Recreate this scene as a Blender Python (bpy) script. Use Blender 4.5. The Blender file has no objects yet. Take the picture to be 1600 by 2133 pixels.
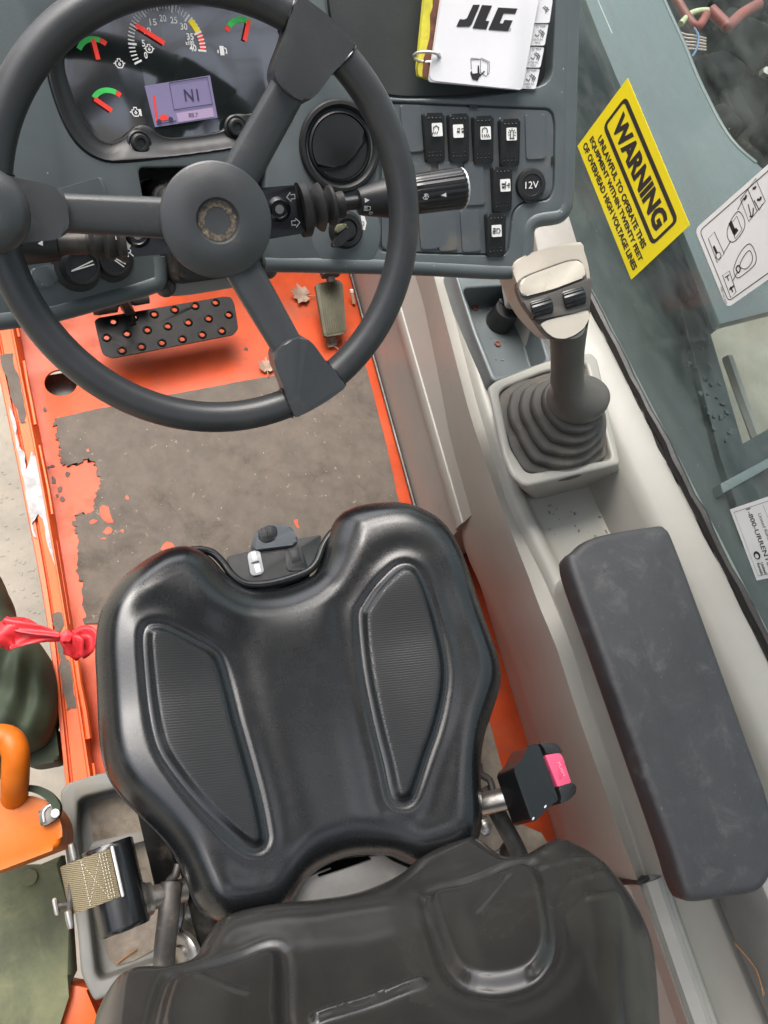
import bpy, bmesh, math, random
import numpy as np
from mathutils import Vector, Matrix
from mathutils.geometry import tessellate_polygon
random.seed(4); rng = np.random.default_rng(4)
S = bpy.context.scene; COL = S.collection; PI = math.pi
# ------------------------------------------------------------------ camera, world, sun, exposure
FPX = 1600.0
CF = np.array([-1793, -4800, 1600.0]); CF /= np.linalg.norm(CF)
R0 = np.array([-CF[1], CF[0], 0]); R0 /= np.linalg.norm(R0)
_n = np.cross(CF, R0); _n = _n if _n[2] > 0 else -_n
_t = math.atan(.39); CR = math.cos(_t)*R0 + math.sin(_t)*_n
CM = np.array([CR, CF, np.cross(CR, CF)])            # world = CM @ (right, down, forward)
EYE = np.array([0, 0, 1.45])
cam = bpy.data.cameras.new('camera'); cob = bpy.data.objects.new('camera', cam); COL.objects.link(cob); S.camera = cob
cam.sensor_fit = 'VERTICAL'; cam.sensor_height = 36; cam.sensor_width = 27; cam.lens = 36*FPX/2133
cam.clip_start = .01; cam.clip_end = 500
m4 = Matrix.Identity(4)
for i in range(3):
    m4[i][0] = CM[i, 0]; m4[i][1] = -CM[i, 1]; m4[i][2] = -CM[i, 2]; m4[i][3] = EYE[i]
cob.matrix_world = m4
SUN_EL, SUN_AZ = math.radians(64), math.radians(-12)   # azimuth from +Y (front of the cab) towards +X
W = bpy.data.worlds.new("World"); S.world = W; W.use_nodes = True
wn = W.node_tree.nodes; wl = W.node_tree.links
sky = wn.new('ShaderNodeTexSky'); sky.sky_type = 'NISHITA'; sky.sun_disc = False
sky.sun_elevation = SUN_EL; sky.sun_rotation = SUN_AZ; sky.dust_density = 6; sky.air_density = .8; sky.ozone_density = .6
hsv = wn.new('ShaderNodeHueSaturation'); hsv.inputs['Saturation'].default_value = .45; hsv.inputs['Value'].default_value = .4; wl.new(sky.outputs[0], hsv.inputs['Color']); wl.new(hsv.outputs[0], wn['Background'].inputs[0])   # thin overcast; wn['Background'].inputs[1].default_value = .06
sl = bpy.data.lights.new('sun', 'SUN'); so = bpy.data.objects.new('sun', sl); COL.objects.link(so)
sl.energy = 1.3; sl.angle = math.radians(45); sl.color = (1, .96, .9)
_d = Vector((math.sin(SUN_AZ)*math.cos(SUN_EL), math.cos(SUN_AZ)*math.cos(SUN_EL), math.sin(SUN_EL)))
so.rotation_euler = _d.to_track_quat('Z', 'Y').to_euler(); so.location = (0, 0, 5)
S.view_settings.view_transform = 'Standard'; S.view_settings.look = 'None'
S.view_settings.exposure = 0.4; S.view_settings.gamma = 1
# ------------------------------------------------------------------ measuring helpers (survey of the cab from the photograph)
def ray(p): return CM @ np.array([(p[0]-800)/FPX, (p[1]-1066.5)/FPX, 1.0])
def onz(p, z): d = ray(p); return EYE + d*((z-EYE[2])/d[2])
def onx(p, x): d = ray(p); return EYE + d*(x/d[0])
def ony(p, y): d = ray(p); return EYE + d*(y/d[1])
def Z(s, ox, oy, pts): return [(ox+x/s, oy+y/s) for x, y in pts]
class Flat:                                          # a plane with its own axes; call (u, v, h) -> world point
    curved = False
    def __init__(s, o, ux, n):
        s.o = np.array(o, float); s.n = np.array(n, float)/np.linalg.norm(n)
        ux = np.array(ux, float); ux -= s.n*np.dot(ux, s.n); s.ux = ux/np.linalg.norm(ux); s.uy = np.cross(s.n, s.ux)
    def __call__(s, u, v, h=0): return s.o + s.ux*u + s.uy*v + s.n*h
    def inv(s, p, h=0):
        d = ray(p); q = EYE + d*(np.dot(s.n, s.o + s.n*h - EYE)/np.dot(s.n, d)) - s.o
        return (float(q@s.ux), float(q@s.uy))
    def sc(s, p, h=0): return np.dot(s.n, s.o + s.n*h - EYE)/np.dot(s.n, ray(p))/FPX
class Bent:                                          # the dash: a gently wrapped sheet (cylinder round the driver)
    curved = True
    def __init__(s, o, n, rb):
        s.o = np.array(o, float); s.n = np.array(n, float)/np.linalg.norm(n); s.x = np.array([1., 0, 0]); s.v = np.cross(s.n, s.x); s.rb = rb
        s.c = s.o + s.n*rb
    def __call__(s, u, v, h=0):
        t = u/s.rb; return s.c + (s.rb-h)*(math.sin(t)*s.x - math.cos(t)*s.n) + s.v*v
    def w2l(s, P):
        q = P - s.c; a = q@s.x; b = -(q@s.n); return (s.rb*math.atan2(a, b), float(q@s.v), s.rb - math.hypot(a, b))
    def inv(s, p, h=0):
        d = ray(p); t0, t1 = .5, 2.0
        for i in range(50):
            t = (t0+t1)/2
            if s.w2l(EYE + d*t)[2] > h: t0 = t
            else: t1 = t
        return s.w2l(EYE + d*t)[:2]
    def sc(s, p, h=0):
        u, v = s.inv(p, h); return (np.linalg.norm(s(u, v, h)-EYE)/np.linalg.norm(ray(p)))/FPX
def inv(mp, pts, h=0): return [mp.inv(p, h) for p in pts]
# ------------------------------------------------------------------ materials
MATS = {}
def mat(name, col, rough=.5, metal=0., var=.12, vs=14, bump=0., bs=300, bkind='noise', dirt=None, da=.3, ds=9, speck=0., spec=.5, coat=0., rv=.1, chip=None, ca=.62, cs=60, emit=0., lw_=.5, ior=1.5):
    m = bpy.data.materials.new(name); m.use_nodes = True; N = m.node_tree.nodes; L = m.node_tree.links; b = N['Principled BSDF']
    tc = N.new('ShaderNodeTexCoord').outputs['Object']
    def noise(sc, det=5, rg=.6, dis=0):
        n = N.new('ShaderNodeTexNoise'); n.inputs['Scale'].default_value = sc; n.inputs['Detail'].default_value = det; n.inputs['Roughness'].default_value = rg
        n.inputs['Distortion'].default_value = dis; L.new(tc, n.inputs['Vector']); return n.outputs['Fac']
    def ramp(src, a, c):
        r = N.new('ShaderNodeMapRange'); r.interpolation_type = 'SMOOTHSTEP'; r.inputs[1].default_value = a; r.inputs[2].default_value = c; L.new(src, r.inputs[0]); return r.outputs[0]
    def mix(fac, A, B, mul=1.0):
        x = N.new('ShaderNodeMix'); x.data_type = 'RGBA'
        if mul != 1.0:
            q = N.new('ShaderNodeMath'); q.operation = 'MULTIPLY'; q.inputs[1].default_value = mul; L.new(fac, q.inputs[0]); fac = q.outputs[0]
        L.new(fac, x.inputs[0])
        for v, k in ((A, 6), (B, 7)):
            if isinstance(v, (tuple, list)): x.inputs[k].default_value = (*v[:3], 1)
            else: L.new(v, x.inputs[k])
        return x.outputs[2]
    c = mix(ramp(noise(vs, 8, .65), .3, .7), tuple(k*(1-var) for k in col), tuple(min(1, k*(1+var)) for k in col))
    dm = None
    if dirt:
        dm = ramp(noise(ds, 9, .72, .4), .68-da*.5, .95-da*.5); c = mix(dm, c, dirt, .85)
    if chip:
        cm = ramp(noise(cs, 9, .7), ca, ca+.025); c = mix(cm, c, chip, .9)
    if speck:
        v = N.new('ShaderNodeTexVoronoi'); v.inputs['Scale'].default_value = 70; v.inputs['Randomness'].default_value = 1; L.new(tc, v.inputs['Vector'])
        sm = ramp(v.outputs['Distance'], .075*speck, .04*speck); sp = N.new('ShaderNodeSeparateColor'); L.new(v.outputs['Color'], sp.inputs[0])
        g = N.new('ShaderNodeMath'); g.operation = 'GREATER_THAN'; g.inputs[1].default_value = .72; L.new(sp.outputs[0], g.inputs[0])
        q = N.new('ShaderNodeMath'); q.operation = 'MULTIPLY'; L.new(sm, q.inputs[0]); L.new(g.outputs[0], q.inputs[1])
        c = mix(q.outputs[0], c, (.55, .53, .48), .8)
    L.new(c, b.inputs['Base Color']); b.inputs['Metallic'].default_value = metal; b.inputs['Specular IOR Level'].default_value = spec
    b.inputs['Coat Weight'].default_value = coat; b.inputs['IOR'].default_value = ior
    r = N.new('ShaderNodeMapRange'); r.inputs[3].default_value = max(.03, rough-rv); r.inputs[4].default_value = min(1, rough+rv); L.new(noise(vs*2.3, 6, .7), r.inputs[0])
    rr = r.outputs[0]
    if dm is not None:
        q = N.new('ShaderNodeMath'); q.operation = 'MULTIPLY_ADD'; q.inputs[1].default_value = .35; L.new(dm, q.inputs[0]); L.new(rr, q.inputs[2]); q.use_clamp = True; rr = q.outputs[0]
    L.new(rr, b.inputs['Roughness'])
    if bump:
        if bkind == 'noise': h = noise(bs, 4, .6)
        elif bkind == 'leather':
            w = N.new('ShaderNodeTexNoise'); w.inputs['Scale'].default_value = bs*.25; L.new(tc, w.inputs['Vector'])
            va = N.new('ShaderNodeVectorMath'); va.operation = 'MULTIPLY_ADD'; va.inputs[1].default_value = (.006,)*3; L.new(w.outputs['Color'], va.inputs[0]); L.new(tc, va.inputs[2])
            v = N.new('ShaderNodeTexVoronoi'); v.feature = 'DISTANCE_TO_EDGE'; v.inputs['Scale'].default_value = bs; L.new(va.outputs[0], v.inputs['Vector'])
            h1 = ramp(v.outputs['Distance'], 0, .22)
            mp = N.new('ShaderNodeMapping'); mp.inputs['Scale'].default_value = (1, 3.2, 1.5); mp.inputs['Rotation'].default_value = (0, 0, .3); L.new(va.outputs[0], mp.inputs[0])
            n2 = N.new('ShaderNodeTexNoise'); n2.inputs['Scale'].default_value = bs*.33; n2.inputs['Detail'].default_value = 5; n2.inputs['Distortion'].default_value = 1.2; L.new(mp.outputs[0], n2.inputs['Vector'])
            q = N.new('ShaderNodeMath'); q.operation = 'MULTIPLY_ADD'; q.inputs[1].default_value = lw_; L.new(n2.outputs['Fac'], q.inputs[0]); L.new(h1, q.inputs[2]); h = q.outputs[0]
        elif bkind == 'rib':
            mp = N.new('ShaderNodeMapping'); mp.inputs['Rotation'].default_value = (0, 0, .22); L.new(tc, mp.inputs[0])
            wv = N.new('ShaderNodeTexWave'); wv.bands_direction = 'Y'; wv.inputs['Scale'].default_value = bs; wv.inputs['Distortion'].default_value = .5; wv.inputs['Detail Scale'].default_value = 3; L.new(mp.outputs[0], wv.inputs['Vector'])
            w2 = N.new('ShaderNodeTexWave'); w2.bands_direction = 'X'; w2.inputs['Scale'].default_value = bs*.8; w2.inputs['Distortion'].default_value = 1; L.new(mp.outputs[0], w2.inputs['Vector'])
            q = N.new('ShaderNodeMath'); q.operation = 'MULTIPLY_ADD'; q.inputs[1].default_value = .12; L.new(w2.outputs['Fac'], q.inputs[0]); L.new(wv.outputs['Fac'], q.inputs[2]); h = q.outputs[0]
        bp = N.new('ShaderNodeBump'); bp.inputs['Strength'].default_value = bump; bp.inputs['Distance'].default_value = .001; L.new(h, bp.inputs['Height']); L.new(bp.outputs[0], b.inputs['Normal'])
    if emit:
        L.new(c, b.inputs['Emission Color']); b.inputs['Emission Strength'].default_value = emit
    MATS[name] = m; return m
DUST = (.20, .17, .13)
dashm = mat('dash_plastic', (.088, .104, .108), .36, var=.1, vs=6, bump=.22, bs=900, dirt=(.13, .125, .11), da=.24, ds=7, speck=.9)
dashr = mat('dash_panel_plastic', (.076, .089, .098), .42, var=.1, vs=9, bump=.2, bs=900, dirt=(.15, .128, .10), da=.40, ds=20, speck=.9)
binm = mat('bin_plastic', (.03, .035, .034), .5, bump=.2, bs=600, dirt=(.10, .10, .09), da=.14, ds=5, speck=.4)
blackp = mat('black_plastic', (.014, .0145, .015), .4, bump=.15, bs=700, dirt=(.09, .08, .065), da=.12, ds=16)
blackg = mat('gloss_black', (.010, .011, .012), .22, bump=.05, bs=400, dirt=(.08, .07, .06), da=.08, ds=20)
boots = mat('dusty_boot_rubber', (.060, .055, .048), .6, bump=.25, bs=400, dirt=(.17, .14, .105), da=.42, ds=12)
rubber = mat('black_rubber', (.022, .021, .020), .6, bump=.3, bs=500, dirt=(.16, .13, .10), da=.36, ds=14)
wheelm = mat('wheel_grip', (.032, .034, .036), .36, rv=.06, bump=.16, bs=900, dirt=(.095, .085, .07), da=.24, ds=14)
wheels = mat('wheel_plastic', (.046, .0495, .052), .31, rv=.07, bump=.25, bs=1000, dirt=(.13, .115, .09), da=.24, ds=16)
vinyl = mat('new_black_vinyl', (.0075, .0085, .0095), .27, rv=.05, var=.2, bump=.05, bs=240, spec=.75)
vinylr = mat('ribbed_vinyl', (.010, .011, .0115), .40, rv=.04, bump=.11, bs=100, bkind='rib')
oldv = mat('old_vinyl', (.027, .0255, .0235), .22, rv=.07, var=.25, vs=5, bump=.07, bs=150, dirt=(.042, .036, .030), da=.3, ds=7)
orange = mat('orange_paint', (.45, .060, .016), .44, var=.2, vs=8, bump=.12, bs=160, dirt=(.19, .075, .042), da=.42, ds=6, chip=(.16, .14, .12), ca=.655, cs=55, speck=.5, spec=.3)
orangs = mat('orange_sill_paint', (.58, .085, .010), .38, var=.1, vs=5, bump=.1, bs=120, chip=(.22, .17, .14), ca=.72, cs=30, speck=.4, spec=.3)
gritm = mat('grip_sheet', (.098, .080, .064), .85, var=.16, vs=22, bump=1.0, bs=420, dirt=(.042, .034, .028), da=.36, ds=7, speck=1.0, chip=(.20, .16, .12), ca=.63, cs=60)
bare = mat('bare_steel', (.19, .185, .185), .5, metal=.2, var=.35, vs=40, bump=.3, bs=120, chip=(.25, .12, .06), ca=.63, cs=30)
steel = mat('plated_steel', (.40, .38, .35), .34, metal=.9, var=.3, vs=20, bump=.15, bs=160, dirt=(.14, .11, .08), da=.3, ds=22)
bright = mat('bright_steel', (.62, .60, .58), .34, metal=.6, var=.15, vs=9, dirt=(.3, .28, .25), da=.25, ds=12)
ironm = mat('dark_iron', (.075, .07, .065), .45, metal=.6, var=.3, vs=30, bump=.2, bs=150, dirt=(.22, .17, .12), da=.34, ds=25)
dirtym = mat('dirty_plate', (.185, .155, .12), .8, var=.35, vs=18, bump=.6, bs=200, dirt=(.07, .055, .04), da=.4, ds=14, speck=.7)
beige = mat('beige_plastic', (.285, .275, .246), .40, var=.05, vs=5, bump=.14, bs=900, dirt=(.19, .165, .135), da=.17, ds=8, speck=.5)
beiged = mat('dusty_beige_plastic', (.23, .215, .193), .55, var=.09, vs=8, bump=.2, bs=700, dirt=(.17, .145, .115), da=.4, ds=6, speck=.5)
kick = mat('grey_trim', (.25, .235, .22), .5, var=.08, vs=10, bump=.2, bs=500, dirt=(.14, .12, .10), da=.25, ds=10, speck=.5)
trayg = mat('grey_tray_plastic', (.15, .15, .135), .55, var=.12, vs=9, bump=.2, bs=700, dirt=(.22, .19, .14), da=.3, ds=9, speck=.5)
padm = mat('armrest_vinyl', (.033, .033, .0355), .5, rv=.08, var=.15, vs=9, bump=.2, bs=600, bkind='leather', dirt=(.10, .098, .096), da=.36, ds=22, chip=(.16, .16, .158), ca=.655, cs=230)
indm = mat('silver_plastic', (.45, .45, .44), .3, var=.1)
white = mat('white_print', (.74, .74, .72), .5, var=.03)
paper = mat('white_cover', (.70, .70, .72), .38, var=.05, vs=6, dirt=(.48, .45, .40), da=.16, ds=10)
decalw = mat('white_decal', (.78, .78, .77), .35, var=.03)
ink = mat('black_ink', (.018, .017, .018), .5, var=.1)
inkg = mat('grey_ink', (.10, .10, .10), .5)
yellow = mat('yellow_decal', (.80, .66, .012), .38, var=.04, vs=4)
yold = mat('old_yellow', (.55, .50, .05), .5, var=.2, vs=40, dirt=(.25, .12, .05), da=.3, ds=30)
rusty = mat('rust', (.14, .055, .035), .8, var=.4, vs=60, bump=.5, bs=300)
green = mat('gauge_green', (.05, .50, .10), .5, emit=.1)
redp = mat('gauge_red', (.75, .045, .03), .5, emit=.12)
yelg = mat('gauge_yellow', (.70, .55, .02), .5, emit=.15)
lcd = mat('lcd_lilac', (.19, .165, .28), .35, var=.06, emit=.16)
lcdl = mat('lcd_pink', (.36, .27, .40), .35, var=.05, emit=.15)
lcdk = mat('lcd_dark', (.05, .045, .09), .4)
clus = mat('cluster_face', (.012, .015, .015), .07, rv=.02, var=.2, spec=.5, ior=2.3, coat=.5, speck=.35)
pink = mat('pink_button', (.75, .10, .20), .4)
webb = mat('olive_webbing', (.22, .18, .105), .7, bump=1, bs=160, bkind='rib', dirt=(.12, .09, .05), da=.3, ds=18)
thread = mat('pale_thread', (.50, .46, .36), .8)
ribbon = mat('red_plastic_ribbon', (.50, .018, .024), .5, var=.12)
casem = mat('orange_case_plastic', (.50, .115, .006), .42, var=.15, vs=12, spec=.3, dirt=(.22, .09, .03), da=.3, ds=14)
bagm = mat('dark_green_cloth', (.020, .030, .014), .75, var=.3, vs=8, bump=.5, bs=90)
olive = mat('mossy_cover', (.075, .082, .045), .8, var=.35, vs=9, bump=.4, bs=80, dirt=(.16, .16, .09), da=.5, ds=9)
conc = mat('concrete', (.235, .212, .172), .85, var=.14, vs=9, bump=.7, bs=70, dirt=(.30, .27, .21), da=.4, ds=3)
hoodm = mat('grey_blue_paint', (.112, .130, .132), .38, var=.05, vs=3, dirt=(.16, .18, .18), da=.25, ds=4, speck=.3)
chas = mat('dark_green_paint', (.016, .022, .021), .5, var=.15, vs=4, dirt=(.08, .09, .08), da=.25, ds=5, speck=.4)
darkm = mat('engine_dark', (.008, .008, .0075), .7, spec=.15, var=.4, vs=12, dirt=(.10, .085, .07), da=.3, ds=14)
hosered = mat('faded_red', (.24, .055, .042), .5, var=.2)
hoseyel = mat('pale_yellow_hose', (.50, .50, .30), .5)
wirep = mat('pinkish_wire', (.55, .42, .36), .5)
blue = mat('blue_paint', (.085, .15, .28), .55, var=.2, vs=8, dirt=(.3, .28, .2), da=.3, ds=7)
seal = mat('window_seal', (.016, .014, .013), .5, bump=.4, bs=160, dirt=(.12, .09, .07), da=.2, ds=20)
leafm = mat('dry_leaf', (.27, .185, .135), .75, var=.25, vs=60, bump=.3, bs=150)
butt = mat('cigarette_filter', (.50, .33, .20), .8); butw = mat('cigarette_paper', (.8, .78, .74), .7)
needle_m = mat('pine_needle', (.30, .15, .06), .6)
bark = mat('bark', (.13, .11, .09), .9); leafg = mat('leaf_green', (.11, .16, .03), .7)
pedm = mat('pedal_metal', (.006, .0055, .005), .40, spec=.14, var=.5, vs=22, bump=.1, bs=150, dirt=(.07, .045, .03), da=.25, ds=16)
khaki = mat('dusty_khaki_rubber', (.085, .078, .048), .7, var=.2, vs=20, bump=.3, bs=300, dirt=(.16, .14, .09), da=.35, ds=14)
knobw = mat('warm_grey_plastic', (.40, .365, .31), .42, var=.06, vs=12, bump=.15, bs=700, dirt=(.27, .23, .18), da=.18, ds=16)
panelw = mat('pale_pad', (.50, .46, .39), .45, var=.05, vs=12, dirt=(.34, .29, .22), da=.25, ds=18)
gripm = mat('lever_grip', (.080, .075, .067), .45, var=.12, vs=14, bump=.2, bs=700, dirt=(.22, .19, .15), da=.22, ds=18)
def glassmat():
    m = bpy.data.materials.new('dusty_glass'); m.use_nodes = True; N = m.node_tree.nodes; L = m.node_tree.links; out = N['Material Output']; N.remove(N['Principled BSDF'])
    tc = N.new('ShaderNodeTexCoord').outputs['Object']
    tr = N.new('ShaderNodeBsdfTransparent'); tr.inputs[0].default_value = (.71, .77, .755, 1)
    gl = N.new('ShaderNodeBsdfGlossy'); gl.inputs['Roughness'].default_value = .06
    df = N.new('ShaderNodeBsdfDiffuse'); df.inputs[0].default_value = (.40, .45, .44, 1)
    lw = N.new('ShaderNodeLayerWeight'); lw.inputs[0].default_value = .5
    pw = N.new('ShaderNodeMath'); pw.operation = 'POWER'; pw.inputs[1].default_value = 4.5; L.new(lw.outputs['Facing'], pw.inputs[0])
    fr = N.new('ShaderNodeMath'); fr.operation = 'MULTIPLY_ADD'; fr.inputs[1].default_value = .45; fr.inputs[2].default_value = .022; L.new(pw.outputs[0], fr.inputs[0])
    mp = N.new('ShaderNodeMapping'); mp.inputs['Rotation'].default_value = (.5, 0, 0); mp.inputs['Scale'].default_value = (6, 4, 14); L.new(tc, mp.inputs[0])
    n1 = N.new('ShaderNodeTexNoise'); n1.inputs['Scale'].default_value = 2.2; n1.inputs['Detail'].default_value = 9; n1.inputs['Roughness'].default_value = .7; L.new(mp.outputs[0], n1.inputs['Vector'])
    r = N.new('ShaderNodeMapRange'); r.inputs[1].default_value = .42; r.inputs[2].default_value = .8; r.inputs[3].default_value = .02; r.inputs[4].default_value = .26; L.new(n1.outputs['Fac'], r.inputs[0])
    v = N.new('ShaderNodeTexVoronoi'); v.inputs['Scale'].default_value = 60; L.new(tc, v.inputs['Vector'])
    r2 = N.new('ShaderNodeMapRange'); r2.inputs[1].default_value = .06; r2.inputs[2].default_value = .05; r2.inputs[4].default_value = .5; L.new(v.outputs['Distance'], r2.inputs[0])
    sp = N.new('ShaderNodeSeparateColor'); L.new(v.outputs['Color'], sp.inputs[0])
    g = N.new('ShaderNodeMath'); g.operation = 'GREATER_THAN'; g.inputs[1].default_value = .8; L.new(sp.outputs[0], g.inputs[0])
    q = N.new('ShaderNodeMath'); q.operation = 'MULTIPLY'; L.new(g.outputs[0], q.inputs[0]); L.new(r2.outputs[0], q.inputs[1])
    a = N.new('ShaderNodeMath'); a.operation = 'MAXIMUM'; L.new(q.outputs[0], a.inputs[0]); L.new(r.outputs[0], a.inputs[1])
    m1 = N.new('ShaderNodeMixShader'); L.new(fr.outputs[0], m1.inputs[0]); L.new(tr.outputs[0], m1.inputs[1]); L.new(gl.outputs[0], m1.inputs[2])
    m2 = N.new('ShaderNodeMixShader'); L.new(a.outputs[0], m2.inputs[0]); L.new(m1.outputs[0], m2.inputs[1]); L.new(df.outputs[0], m2.inputs[2])
    L.new(m2.outputs[0], out.inputs[0]); return m
glassm = glassmat()
# ------------------------------------------------------------------ object helpers
LOC = {}
def thing(name, label, cat, loc=(0, 0, 0), group=None):
    o = bpy.data.objects.new(name, None); COL.objects.link(o); o.empty_display_size = .05
    o.location = loc; LOC[o] = np.array(loc, float); o['label'] = label; o['category'] = cat
    if group: o['group'] = group
    return o
def link(name, me, m, parent=None, label=None, cat=None, kind=None, group=None, ang=40):
    me.name = name; o = bpy.data.objects.new(name, me); COL.objects.link(o); me.materials.clear()
    for k in (m if isinstance(m, (list, tuple)) else [m]): me.materials.append(k)
    if parent is not None:
        L = LOC[parent]; me.transform(Matrix.Translation(Vector(-L))); o.parent = parent; LOC[o] = L
    else: LOC[o] = np.zeros(3)
    if len(me.polygons):
        me.polygons.foreach_set('use_smooth', [True]*len(me.polygons)); me.set_sharp_from_angle(angle=math.radians(ang))
    if label: o['label'] = label
    if cat: o['category'] = cat
    if kind: o['kind'] = kind
    if group: o['group'] = group
    return o
def mesh(v, f):
    me = bpy.data.meshes.new('m'); me.from_pydata([tuple(map(float, p)) for p in v], [], f); me.update(); return me
def fixn(bm): bmesh.ops.recalc_face_normals(bm, faces=bm.faces[:])
def area(p): return sum(p[i][0]*p[(i+1) % len(p)][1]-p[(i+1) % len(p)][0]*p[i][1] for i in range(len(p)))/2
def ccw(p): return list(p) if area(p) > 0 else list(p)[::-1]
def spl(pts, k=6, closed=True):                     # smooth curve through points
    P = [np.array(p, float) for p in pts]; n = len(P); out = []
    for i in range(n if closed else n-1):
        a, b, c, d = (P[(i-1) % n], P[i], P[(i+1) % n], P[(i+2) % n]) if closed else (P[max(i-1, 0)], P[i], P[i+1], P[min(i+2, n-1)])
        for j in range(k):
            t = j/k; out.append(.5*((2*b)+(-a+c)*t+(2*a-5*b+4*c-d)*t*t+(-a+3*b-3*c+d)*t**3))
    if not closed: out.append(P[-1])
    return out
def rnd(pts, r, k=4):                               # polygon with rounded corners
    P = [np.array(p, float) for p in pts]; n = len(P); out = []
    rs = r if isinstance(r, (list, tuple)) else [r]*n
    for i in range(n):
        a, b, c = P[i-1], P[i], P[(i+1) % n]; e = a-b; g = c-b; le, lg = np.linalg.norm(e), np.linalg.norm(g); q = min(rs[i], le*.45, lg*.45)
        if q < 1e-6: out.append(b); continue
        s, t = b+e/le*q, b+g/lg*q
        for j in range(k+1):
            w = j/k; out.append((1-w)**2*s+2*w*(1-w)*b+w*w*t)
    return out
def rect(cx, cy, w, h, a=0):
    c, s = math.cos(a), math.sin(a); return [(cx+x*c-y*s, cy+x*s+y*c) for x, y in ((-w/2, -h/2), (w/2, -h/2), (w/2, h/2), (-w/2, h/2))]
def circ(cx, cy, r, n=32): return [(cx+r*math.cos(2*PI*i/n), cy+r*math.sin(2*PI*i/n)) for i in range(n)]
def prism_me(mp, out, h0, h1, bev=0, seg=2, taper=0, step=.025, botbev=False):
    out = ccw([tuple(p[:2]) for p in out]); bm = bmesh.new(); c = np.mean(out, axis=0)
    lo = [bm.verts.new((p[0], p[1], h0)) for p in out]; hi = [bm.verts.new((c[0]+(p[0]-c[0])*(1-taper), c[1]+(p[1]-c[1])*(1-taper), h1)) for p in out]; n = len(out)
    top = bm.faces.new(hi); bot = bm.faces.new(lo[::-1])
    for i in range(n): bm.faces.new((lo[i], lo[(i+1) % n], hi[(i+1) % n], hi[i]))
    if bev:
        ed = list(top.edges)+(list(bot.edges) if botbev else [])
        bmesh.ops.bevel(bm, geom=ed, offset=bev, segments=seg, profile=.5, affect='EDGES', clamp_overlap=True)
    finish(bm, mp, step); me = bpy.data.meshes.new('m'); bm.to_mesh(me); bm.free(); return me
def finish(bm, mp, step=.025):
    if mp.curved:
        us = [v.co.x for v in bm.verts]; a, b = min(us), max(us); k = int((b-a)/step)
        for i in range(1, k+1):
            g = bm.verts[:]+bm.edges[:]+bm.faces[:]; bmesh.ops.bisect_plane(bm, geom=g, plane_co=(a+(b-a)*i/(k+1), 0, 0), plane_no=(1, 0, 0), dist=1e-6)
        big = [f for f in bm.faces if len(f.verts) > 4]
        if big: bmesh.ops.triangulate(bm, faces=big)
    for v in bm.verts: v.co = Vector(mp(*v.co))
    fixn(bm)
def prism(name, mp, out, h0, h1, m, parent=None, bev=0, seg=2, taper=0, **k):
    ang = k.pop('ang', 40); bb = k.pop('botbev', False)
    st = k.pop('step', .025); return link(name, prism_me(mp, out, h0, h1, bev, seg, taper, st, bb), m, parent, ang=ang, **k)
def solid_cut(mp, out, h0, h1, cuts, bev=.002, seg=2):      # slab with recesses; cuts = (outline, bottom height)
    def slab(o, a, b):
        bm = bmesh.new(); o = ccw([tuple(p[:2]) for p in o]); lo = [bm.verts.new((*p, a)) for p in o]; hi = [bm.verts.new((*p, b)) for p in o]; n = len(o)
        bm.faces.new(hi); bm.faces.new(lo[::-1])
        for i in range(n): bm.faces.new((lo[i], lo[(i+1) % n], hi[(i+1) % n], hi[i]))
        me = bpy.data.meshes.new('t'); bm.to_mesh(me); bm.free(); ob = bpy.data.objects.new('t', me); COL.objects.link(ob); return ob
    base = slab(out, h0, h1); cs = []
    for o, hb in cuts:
        c = slab(o, hb, h1+.02); cs.append(c); md = base.modifiers.new('b', 'BOOLEAN'); md.operation = 'DIFFERENCE'; md.object = c; md.solver = 'EXACT'
    if bev:
        md = base.modifiers.new('v', 'BEVEL'); md.width = bev; md.segments = seg; md.limit_method = 'ANGLE'; md.angle_limit = math.radians(50)
    dg = bpy.context.evaluated_depsgraph_get(); me = bpy.data.meshes.new_from_object(base.evaluated_get(dg))
    for o in [base]+cs: d = o.data; bpy.data.objects.remove(o); bpy.data.meshes.remove(d)
    bm = bmesh.new(); bm.from_mesh(me); finish(bm, mp, .03); bm.to_mesh(me); bm.free(); return me
def frame_at(p, d, up=(0, 0, 1)):
    d = np.array(d, float); d /= np.linalg.norm(d); u = np.cross(up, d)
    if np.linalg.norm(u) < 1e-5: u = np.array([1., 0, 0])
    u /= np.linalg.norm(u); return np.array(p, float), u, np.cross(d, u), d
def lathe_me(p, d, prof, n=32, up=(0, 0, 1), sx=1, sy=1, cap=True, rib=0, ribn=0):   # prof = (radius, distance along axis)
    o, u, w, d = frame_at(p, d, up); v = []; f = []
    for r, h in prof:
        for i in range(n):
            a = 2*PI*i/n; rr = r*(1+(rib*math.cos(ribn*a) if rib else 0)); v.append(o+d*h+u*(rr*sx*math.cos(a))+w*(rr*sy*math.sin(a)))
    for j in range(len(prof)-1):
        for i in range(n): f.append((j*n+i, j*n+(i+1) % n, (j+1)*n+(i+1) % n, (j+1)*n+i))
    if cap:
        f.append(tuple(range(n))[::-1]); f.append(tuple((len(prof)-1)*n+i for i in range(n)))
    me = mesh(v, f); bm = bmesh.new(); bm.from_mesh(me); bmesh.ops.remove_doubles(bm, verts=bm.verts, dist=1e-6); fixn(bm); bm.to_mesh(me); bm.free(); return me
def lathe(name, p, d, prof, m, parent=None, n=32, **k):
    kw = {q: k.pop(q) for q in ('up', 'sx', 'sy', 'cap', 'rib', 'ribn') if q in k}
    return link(name, lathe_me(p, d, prof, n, **kw), m, parent, **k)
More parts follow.
